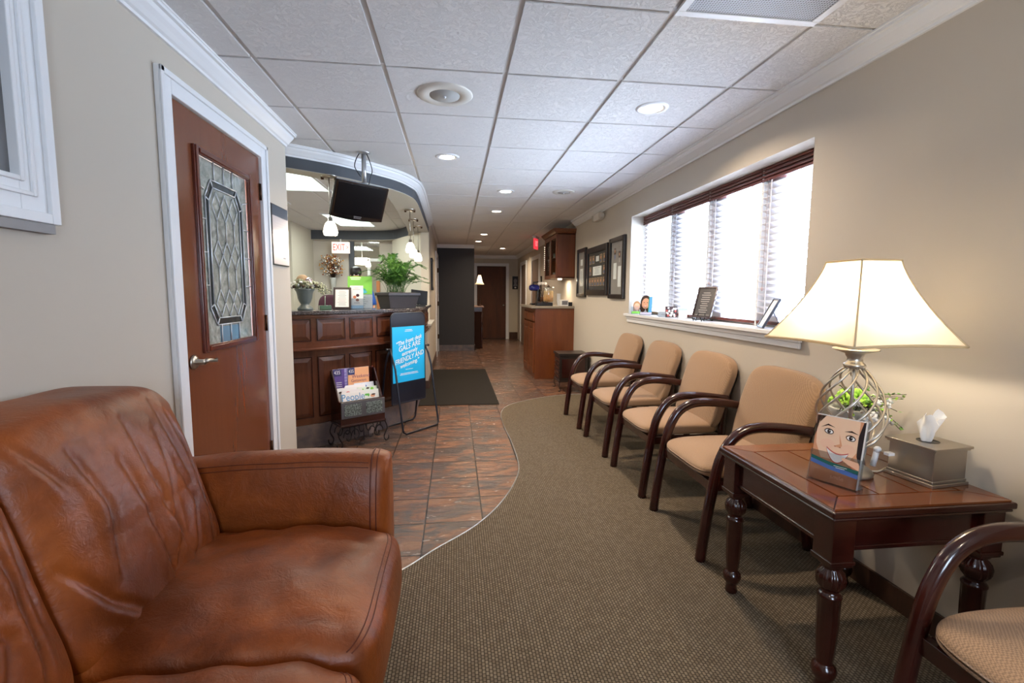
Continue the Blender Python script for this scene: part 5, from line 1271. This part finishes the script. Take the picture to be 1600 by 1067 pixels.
def pf2(a, U, V):
    a.rect(-U, U, -V, V, mat('mat_dark', (70, 66, 62), .6), 1)
    for r_, vv, xs in ((0, .62, (-.8, -.45, .1, .45, .8)[:2]+(.42, .80)), (1, .02, (-.8, .80)), (2, -.58, (-.82, -.5, -.18, .14, .46, .80))):
        for x in xs:
            u0 = U*x; a.rect(u0-U*.13, u0+U*.13, V*(vv-.22), V*(vv+.22), mat('print_sepia', (190, 160, 124), .5), 2); a.rect(u0-U*.10, u0+U*.10, V*(vv-.19), V*(vv+.19), pc(120, 96, 80), 3); a.oval(u0, V*(vv+.05), U*.05, V*.08, M_skinp, 4); a.oval(u0, V*(vv-.12), U*.085, V*.08, pc(90, 100, 130), 4)
    a.rect(-U*.15, U*.2, V*.5, V*.78, M_paper, 2); a.rect(-U*.5, U*.5, -V*.24, V*.24, M_paper, 2); a.lines(-U*.35, U*.35, -V*.18, V*.2, 5, M_text, 3)
def pf3(a, U, V):
    for x, v0, v1 in ((-.35, -.42, .2), (.4, -.72, .06)): a.rect(U*(x-.25), U*(x+.25), V*v0, V*v1, M_paper, 1)
    for x, v_ in ((-.4, .65), (.35, .5)):
        a.rect(U*(x-.16), U*(x+.16), V*(v_-.12), V*(v_+.12), pc(84, 62, 52), 1); a.oval(U*x, V*v_, U*.07, V*.06, M_skinp, 2); a.rect(U*(x-.09), U*(x+.09), V*(v_-.3), V*(v_-.14), pc(120, 130, 170) if x < 0 else pc(180, 170, 160), 1)
wall_frame('narrow black framed certificate next to the upper cabinet', 6.52, 6.98, 1.29, 1.985, .05, pf1)
wall_frame('wide black frame with rows of small portraits, middle of the three', 5.56, 6.46, 1.315, 1.95, .075, pf2)
wall_frame('tall black frame with two award cards, nearest the window', 4.99, 5.50, 1.28, 1.975, .05, pf3)
# bathroom sign, black hanging plaque, thermostat-like plate
bs_ = thing('restroom_sign', 'small black square sign on the wall beside the far brown door', 'sign', (1.775, 13.9, 1.66))
MB().box(-.09, .09, -.008, 0, -.19, .19).build('plate', M_black, bs_, .002); a = Art((0, -.009, 0), (1, 0, 0), (0, 0, 1)); a.oval(0, .05, .05, .07, M_text, 1); a.poly([(-.06, -.1), (.06, -.1), (.03, .0), (-.03, 0)], M_text, 1); a.oval(0, -.14, .03, .02, M_paper, 1); a.build('symbol', None, bs_)
hp_ = thing('wall_ornament', 'slim dark ornament on the hall wall between the counter and the white door casings', 'ornament', (XR, 9.95, 1.55))
MB().tube([(-.02, 0, -.16), (-.03, .02, -.05), (-.02, 0, .05), (-.03, -.01, .16)], [.012, .02, .012, .018], 8).build('body', M_black, hp_)
pf_ = thing('wall_picture', 'narrow dark picture on the hall wall at the left of the dark column', 'picture', (-.40, 8.3, 1.65))
MB().box(0, .03, -.22, .22, -.27, .27).build('frame', M_black, pf_, .006); MB().box(.028, .032, -.17, .17, -.22, .22).build('print', pc(150, 140, 124), pf_)

# ================================================================== BEVERAGE CABINETS
CX0, CY0, CY1 = 1.235, 7.2, 8.38
bc = thing('base_cabinet', 'cherry beverage base cabinet standing out from the right wall', 'cabinet', (0, 0, 0))
MB().box(CX0+.02, XR, CY0, CY1, 0, 1.105).build('body', M_cab, bc, .003)
MB().box(CX0+.0, CX0+.022, CY0+.0, CY0+.07, 0, 1.1).box(CX0, CX0+.022, CY1-.05, CY1, 0, 1.1).box(CX0, CX0+.022, CY0+.07, CY1-.05, 1.05, 1.1).box(CX0, CX0+.022, CY0+.07, CY1-.05, 0, .07).build('face_frame', M_cab, bc, .002)
n = 2; yy = [CY0+.07+(CY1-.05-CY0-.07)*i/n for i in range(n+1)]
for i in range(n):
    a0, b0 = yy[i]+.008, yy[i+1]-.008
    dw = MB().box(CX0-.018, CX0+.002, a0, b0, .90, 1.04).build('drawer', M_cab, bc, .005); 
    MB().box(CX0-.024, CX0-.017, a0+.03, b0-.03, .925, 1.015).build('drawer_panel', M_cab, dw, .005)
    dd = MB().box(CX0-.018, CX0+.002, a0, a0+.07, .08, .88).box(CX0-.018, CX0+.002, b0-.07, b0, .08, .88).box(CX0-.018, CX0+.002, a0+.07, b0-.07, .08, .16).box(CX0-.018, CX0+.002, a0+.07, b0-.07, .80, .88).box(CX0-.006, CX0+.001, a0+.07, b0-.07, .16, .80).build('door', M_cab, bc, .004)
    MB().box(CX0-.014, CX0-.005, a0+.1, b0-.1, .19, .77).build('door_panel', M_cab, dd, .006)
ct = thing('counter_top', 'grey stone coloured worktop on the beverage cabinet', 'counter top', (0, 0, 0)); MB().box(CX0-.065, XR, CY0-.02, CY1+.02, 1.105, 1.143).build('slab', M_counter, ct, .008)
UZ0, UZ1 = 1.575, 2.26
uc = thing('wall_cabinet', 'cherry wall cabinet with two glass doors and crown moulding', 'cabinet', (0, 0, 0)); UX = 1.55
MB().box(UX+.02, XR, CY0, CY0+.02, UZ0, UZ1).box(UX+.02, XR, 8.13, 8.15, UZ0, UZ1).box(UX+.02, XR, CY0, 8.15, UZ0, UZ0+.02).box(UX+.02, XR, CY0, 8.15, UZ1-.02, UZ1).box(XR-.012, XR, CY0, 8.15, UZ0, UZ1).box(UX+.05, XR, CY0+.02, 8.13, 1.9, 1.915).build('body', M_cab, uc, .002)
pr = [(0, 0), (.012, .0), (.03, .03), (.05, .05), (.055, .07), (0, .07)]
cm_ = MB(); ln = [(XR, CY0), (UX, CY0), (UX, 8.15), (XR, 8.15)]
rings = []
for (px_, py_), (ox, oy) in zip(ln, ((0, -1), (-1, -1), (-1, 1), (0, 1))): rings.append([(px_+ox*a, py_+oy*a, UZ1-.005+b2) for a, b2 in pr])
cm_.add(sum(rings, []), [(i*6+j, i*6+(j+1) % 6, (i+1)*6+(j+1) % 6, (i+1)*6+j) for i in range(3) for j in range(6)]+[tuple(range(6)), tuple(range(18, 24))]); cm_.build('crown_moulding', M_cab, uc)
MB().box(UX, XR-.001, CY0, 8.15, UZ1, UZ1+.06).build('cornice_top', M_cab, uc)
ym = (CY0+8.15)/2
for a0, b0 in ((CY0+.004, ym-.003), (ym+.003, 8.146)):
    dd = MB().box(UX, UX+.02, a0, a0+.055, UZ0, UZ1-.01).box(UX, UX+.02, b0-.055, b0, UZ0, UZ1-.01).box(UX, UX+.02, a0+.055, b0-.055, UZ0, UZ0+.06).box(UX, UX+.02, a0+.055, b0-.055, UZ1-.07, UZ1-.01).build('door', M_cab, uc, .003)
    MB().box(UX+.008, UX+.012, a0+.055, b0-.055, UZ0+.06, UZ1-.07).build('glass', M_partglass, dd)
for k_ in range(4):
    for zz, zl in ((UZ0+.02, 'lower'), (1.915, 'upper')):
        gl = thing('glass_cup', 'clear cup on the %s shelf of the wall cabinet, %s from its near end' % (zl, ('first', 'second', 'third', 'fourth')[k_]), 'glass', (1.70, CY0+.14+k_*.22, zz), 0, 'glasses in the wall cabinet')
        MB().lathe([(.03, 0), (.034, .10), (.03, .10), (.026, .004)], 14).build('cup', mat('glass_bright', (214, 210, 200), .15, alpha=.6), gl)
li = thing('light_string', 'string of small lights hanging along the glass cabinet door', 'light string', (UX-.02, 8.02, 2.14))
sb = MB().tube([(0, 0, 0), (.002, .0, -.42)], .003, 6, M_twig)
for k_ in range(12): sb.ball((-.006, 0, -.02-k_*.035), .0055, mat('tiny_lights', (255, 232, 206), .4, emit=3), 6)
sb.build('string', None, li)
ul = thing('undercabinet_light', 'puck light under the wall cabinet over the coffee things', 'light', (1.70, 7.6, UZ0)); MB().lathe([(.001, -.014), (.03, -.012), (.035, 0)], 18).build('puck', M_emitw, ul); area('puck_lamp', (0, 0, -.018), .05, 3.5, (1, .82, .6), ul)
# things on the beverage counter
BZ = 1.143
ld_ = thing('drink_dispenser', 'glass drink dispenser with orange slices on the beverage counter', 'dispenser', (1.50, 7.52, BZ))
MB().lathe([(.001, 0), (.07, 0), (.075, .02), (.06, .05), (.001, .05)], 24).build('stand', M_black, ld_)
MB().lathe([(.001, .05), (.075, .055), (.085, .08), (.085, .26), (.078, .285)], 28, caps=False).build('jar', M_acryl, ld_)
MB().lathe([(.001, .06), (.072, .062), (.08, .085), (.08, .24), (.001, .241)], 28).build('tea', mat('pale_drink', (232, 196, 130), .2, alpha=.5), ld_)
os_ = MB(); rnd = random.Random(8)
for k_ in range(16): a = rnd.uniform(0, 2*PI); os_.lathe([(.001, -.003), (.03, -.003), (.03, .003), (.001, .003)], 14, (.052*math.cos(a), .052*math.sin(a), rnd.uniform(.09, .15)), axis=rnd.choice('XYZ'))
os_.build('orange_slices', mat('orange_slice', (240, 150, 40), .4), ld_); MB().lathe([(.088, .285), (.088, .297), (.03, .302), (.012, .325), (.001, .33)], 28).build('lid', M_nickel, ld_)
cmk = thing('coffee_maker', 'black coffee maker with a blue reflection on the beverage counter', 'coffee maker', (1.36, 7.95, BZ))
MB().box(-.08, .08, -.10, .10, 0, .03).box(.02, .08, -.09, .09, .03, .27).build('body', M_blackgl, cmk, .01); hd_ = MB(); hd_.soft((.09, .095, .055), (-.02, 0, .29), 3, 10); hd_.build('head', mat('deep_blue_gloss', (16, 24, 110), .1, coat=.5), cmk)  # head coloured blue to stand for a reflection on the black body
MB().tube([(-.04, 0, .335), (-.03, 0, .38), (.05, 0, .385)], .014, 8).build('handle', M_blackgl, cmk)
tr_ = thing('condiment_tray', 'black wire tray of condiments at the front of the beverage counter', 'tray', (1.42, 7.36, BZ))
MB().box(-.15, .10, -.09, .09, 0, .008).box(-.15, .10, -.09, -.085, 0, .05).box(-.15, .10, .085, .09, 0, .05).box(-.15, -.145, -.09, .09, 0, .05).box(.095, .10, -.09, .09, 0, .05).build('tray', M_black, tr_)
for k_ in range(6):
    jb = thing('condiment_pot', 'small %s pot in the condiment tray, %s place from the hall side, %s row' % (('bronze', 'black')[k_ % 2], ('first', 'second', 'third')[k_ % 3], ('near', 'far')[k_//3]), 'pot', (1.31+.062*(k_ % 3), 7.32+.075*(k_//3), BZ+.008), 0, 'pots in the condiment tray'); MB().lathe([(.001, 0), (.022, 0), (.024, .05), (.018, .06), (.001, .062)], 12).build('pot', M_blackgl if k_ % 2 else M_bronze, jb)
cpn = thing('cup_stack', 'stack of white cups on the beverage counter near the wall', 'cups', (1.66, 7.46, BZ))
cu_ = MB()
for k_ in range(7): cu_.lathe([(.024, .0+.018*k_), (.034, .085+.018*k_), (.036, .087+.018*k_), (.033, .086+.018*k_)], 18, caps=False)
cu_.build('cups', M_white, cpn)
nb_ = thing('napkin_box', 'white patterned napkin box beside the cup stack on the beverage counter', 'box', (1.71, 7.31, BZ)); MB().box(-.06, .06, -.06, .06, 0, .095).build('box', M_paper, nb_, .004); MB().box(-.045, .045, -.062, -.0605, .02, .08).build('print', M_text, nb_)
kb = thing('black_box', 'small black box at the wall end of the beverage counter', 'box', (1.795, 7.27, BZ)); MB().box(-.03, .03, -.04, .04, 0, .06).build('box', M_black, kb, .003); MB().box(-.031, .031, -.041, .041, .05, .062).build('lid', M_black, kb, .003)
dp = thing('decorative_flowers', 'white puff flowers standing behind the drink dispenser', 'flowers', (1.45, 7.80, BZ)); fb = MB()
for k_ in range(7): a = k_*.9; fb.tube([(0, 0, .1), (.05*math.cos(a), .05*math.sin(a), .34)], .003, 5, M_twig).ball((.055*math.cos(a), .055*math.sin(a), .36), .026, M_petal, 8)
fb.build('blossoms', None, dp); MB().lathe([(.001, 0), (.035, 0), (.04, .13), (.03, .14)], 16).build('vase', M_bronze, dp)

# dark carved chest between cabinet and chairs
dc = thing('carved_chest', 'small dark carved chest on scrolled feet between the cabinet and the chairs', 'chest', (1.61, 6.38, 0), 0)
MB().box(-.20, .19, -.17, .17, .14, .50).box(-.215, .2, -.185, .185, .49, .525).box(-.21, .2, -.18, .18, .13, .15).build('box', mat('chest_dark', (34, 24, 22), .35, coat=.2), dc, .004)
cvp = MB()
for k_ in range(5): cvp.box(-.206, -.2, -.14, .14, .18+k_*.06, .215+k_*.06)
cvp.box(-.17, .15, -.176, -.17, .19, .45); cvp.build('carved_panels', M_mahog, dc, .002)
ir = MB()
for x in (-.19, .18):
    for y in (-.16, .16): ir.tube(cr([(x, y, .14), (x*1.08, y*1.05, .08), (x*.98, y, .03), (x*1.05, y*1.05, .006), (x*1.14, y*1.1, .02)], 5), .006, 6)
ir.build('iron_feet', M_iron, dc)

# console table with candlestick lamp at the end of the hall
ct2 = thing('console_table', 'dark carved console table tucked behind the charcoal column', 'console table', (.50, 11.75, 0))
MB().box(-.10, .19, -.45, .45, 1.0, 1.035).build('top', mat('console_top', (150, 120, 104), .3), ct2, .006); MB().box(-.06, .15, -.42, .42, .90, 1.0).build('apron', M_mahogZ, ct2, .003)
for x in (-.04, .14):
    for y in (-.40, .40): MB().lathe([(.001, 0), (.02, 0), (.026, .04), (.018, .1), (.024, .3), (.03, .5), (.018, .56), (.03, .62), (.02, .68), (.026, .9), (.001, .9)], 14, (x, y, 0)).build('leg', M_mahogZ, ct2)
MB().box(-.05, .14, -.4, .4, .2, .225).build('shelf', M_mahogZ, ct2, .003)
MB().box(-.03, .13, -.41, -.385, .02, .92).build('end_panel', mat('carved_dark', (48, 30, 24), .85, spec=.1), ct2, .003)
l2 = thing('candlestick_lamp', 'slim dark lamp with a small bell shade on the console in the hall', 'lamp', (.60, 11.55, 1.035))
MB().lathe([(.001, 0), (.05, 0), (.052, .012), (.02, .03), (.014, .05), (.022, .07), (.012, .09), (.018, .14), (.009, .17), (.008, .45), (.012, .47), (.001, .56)], 18).build('stem', M_bronze, l2)
MB().lathe([(.035, .745), (.042, .70), (.058, .62), (.082, .56), (.118, .522)], 28, caps=False).build('lamp_shade', shade_mat('shade_small', (255, 240, 214), .6), l2)
MB().lathe([(.001, .80), (.008, .79), (.006, .77), (.012, .75), (.001, .745)], 10).build('finial', M_bronze, l2)
point('lamp_bulb', (0, 0, .62), 3.5, (1, .82, .6), .02, l2)
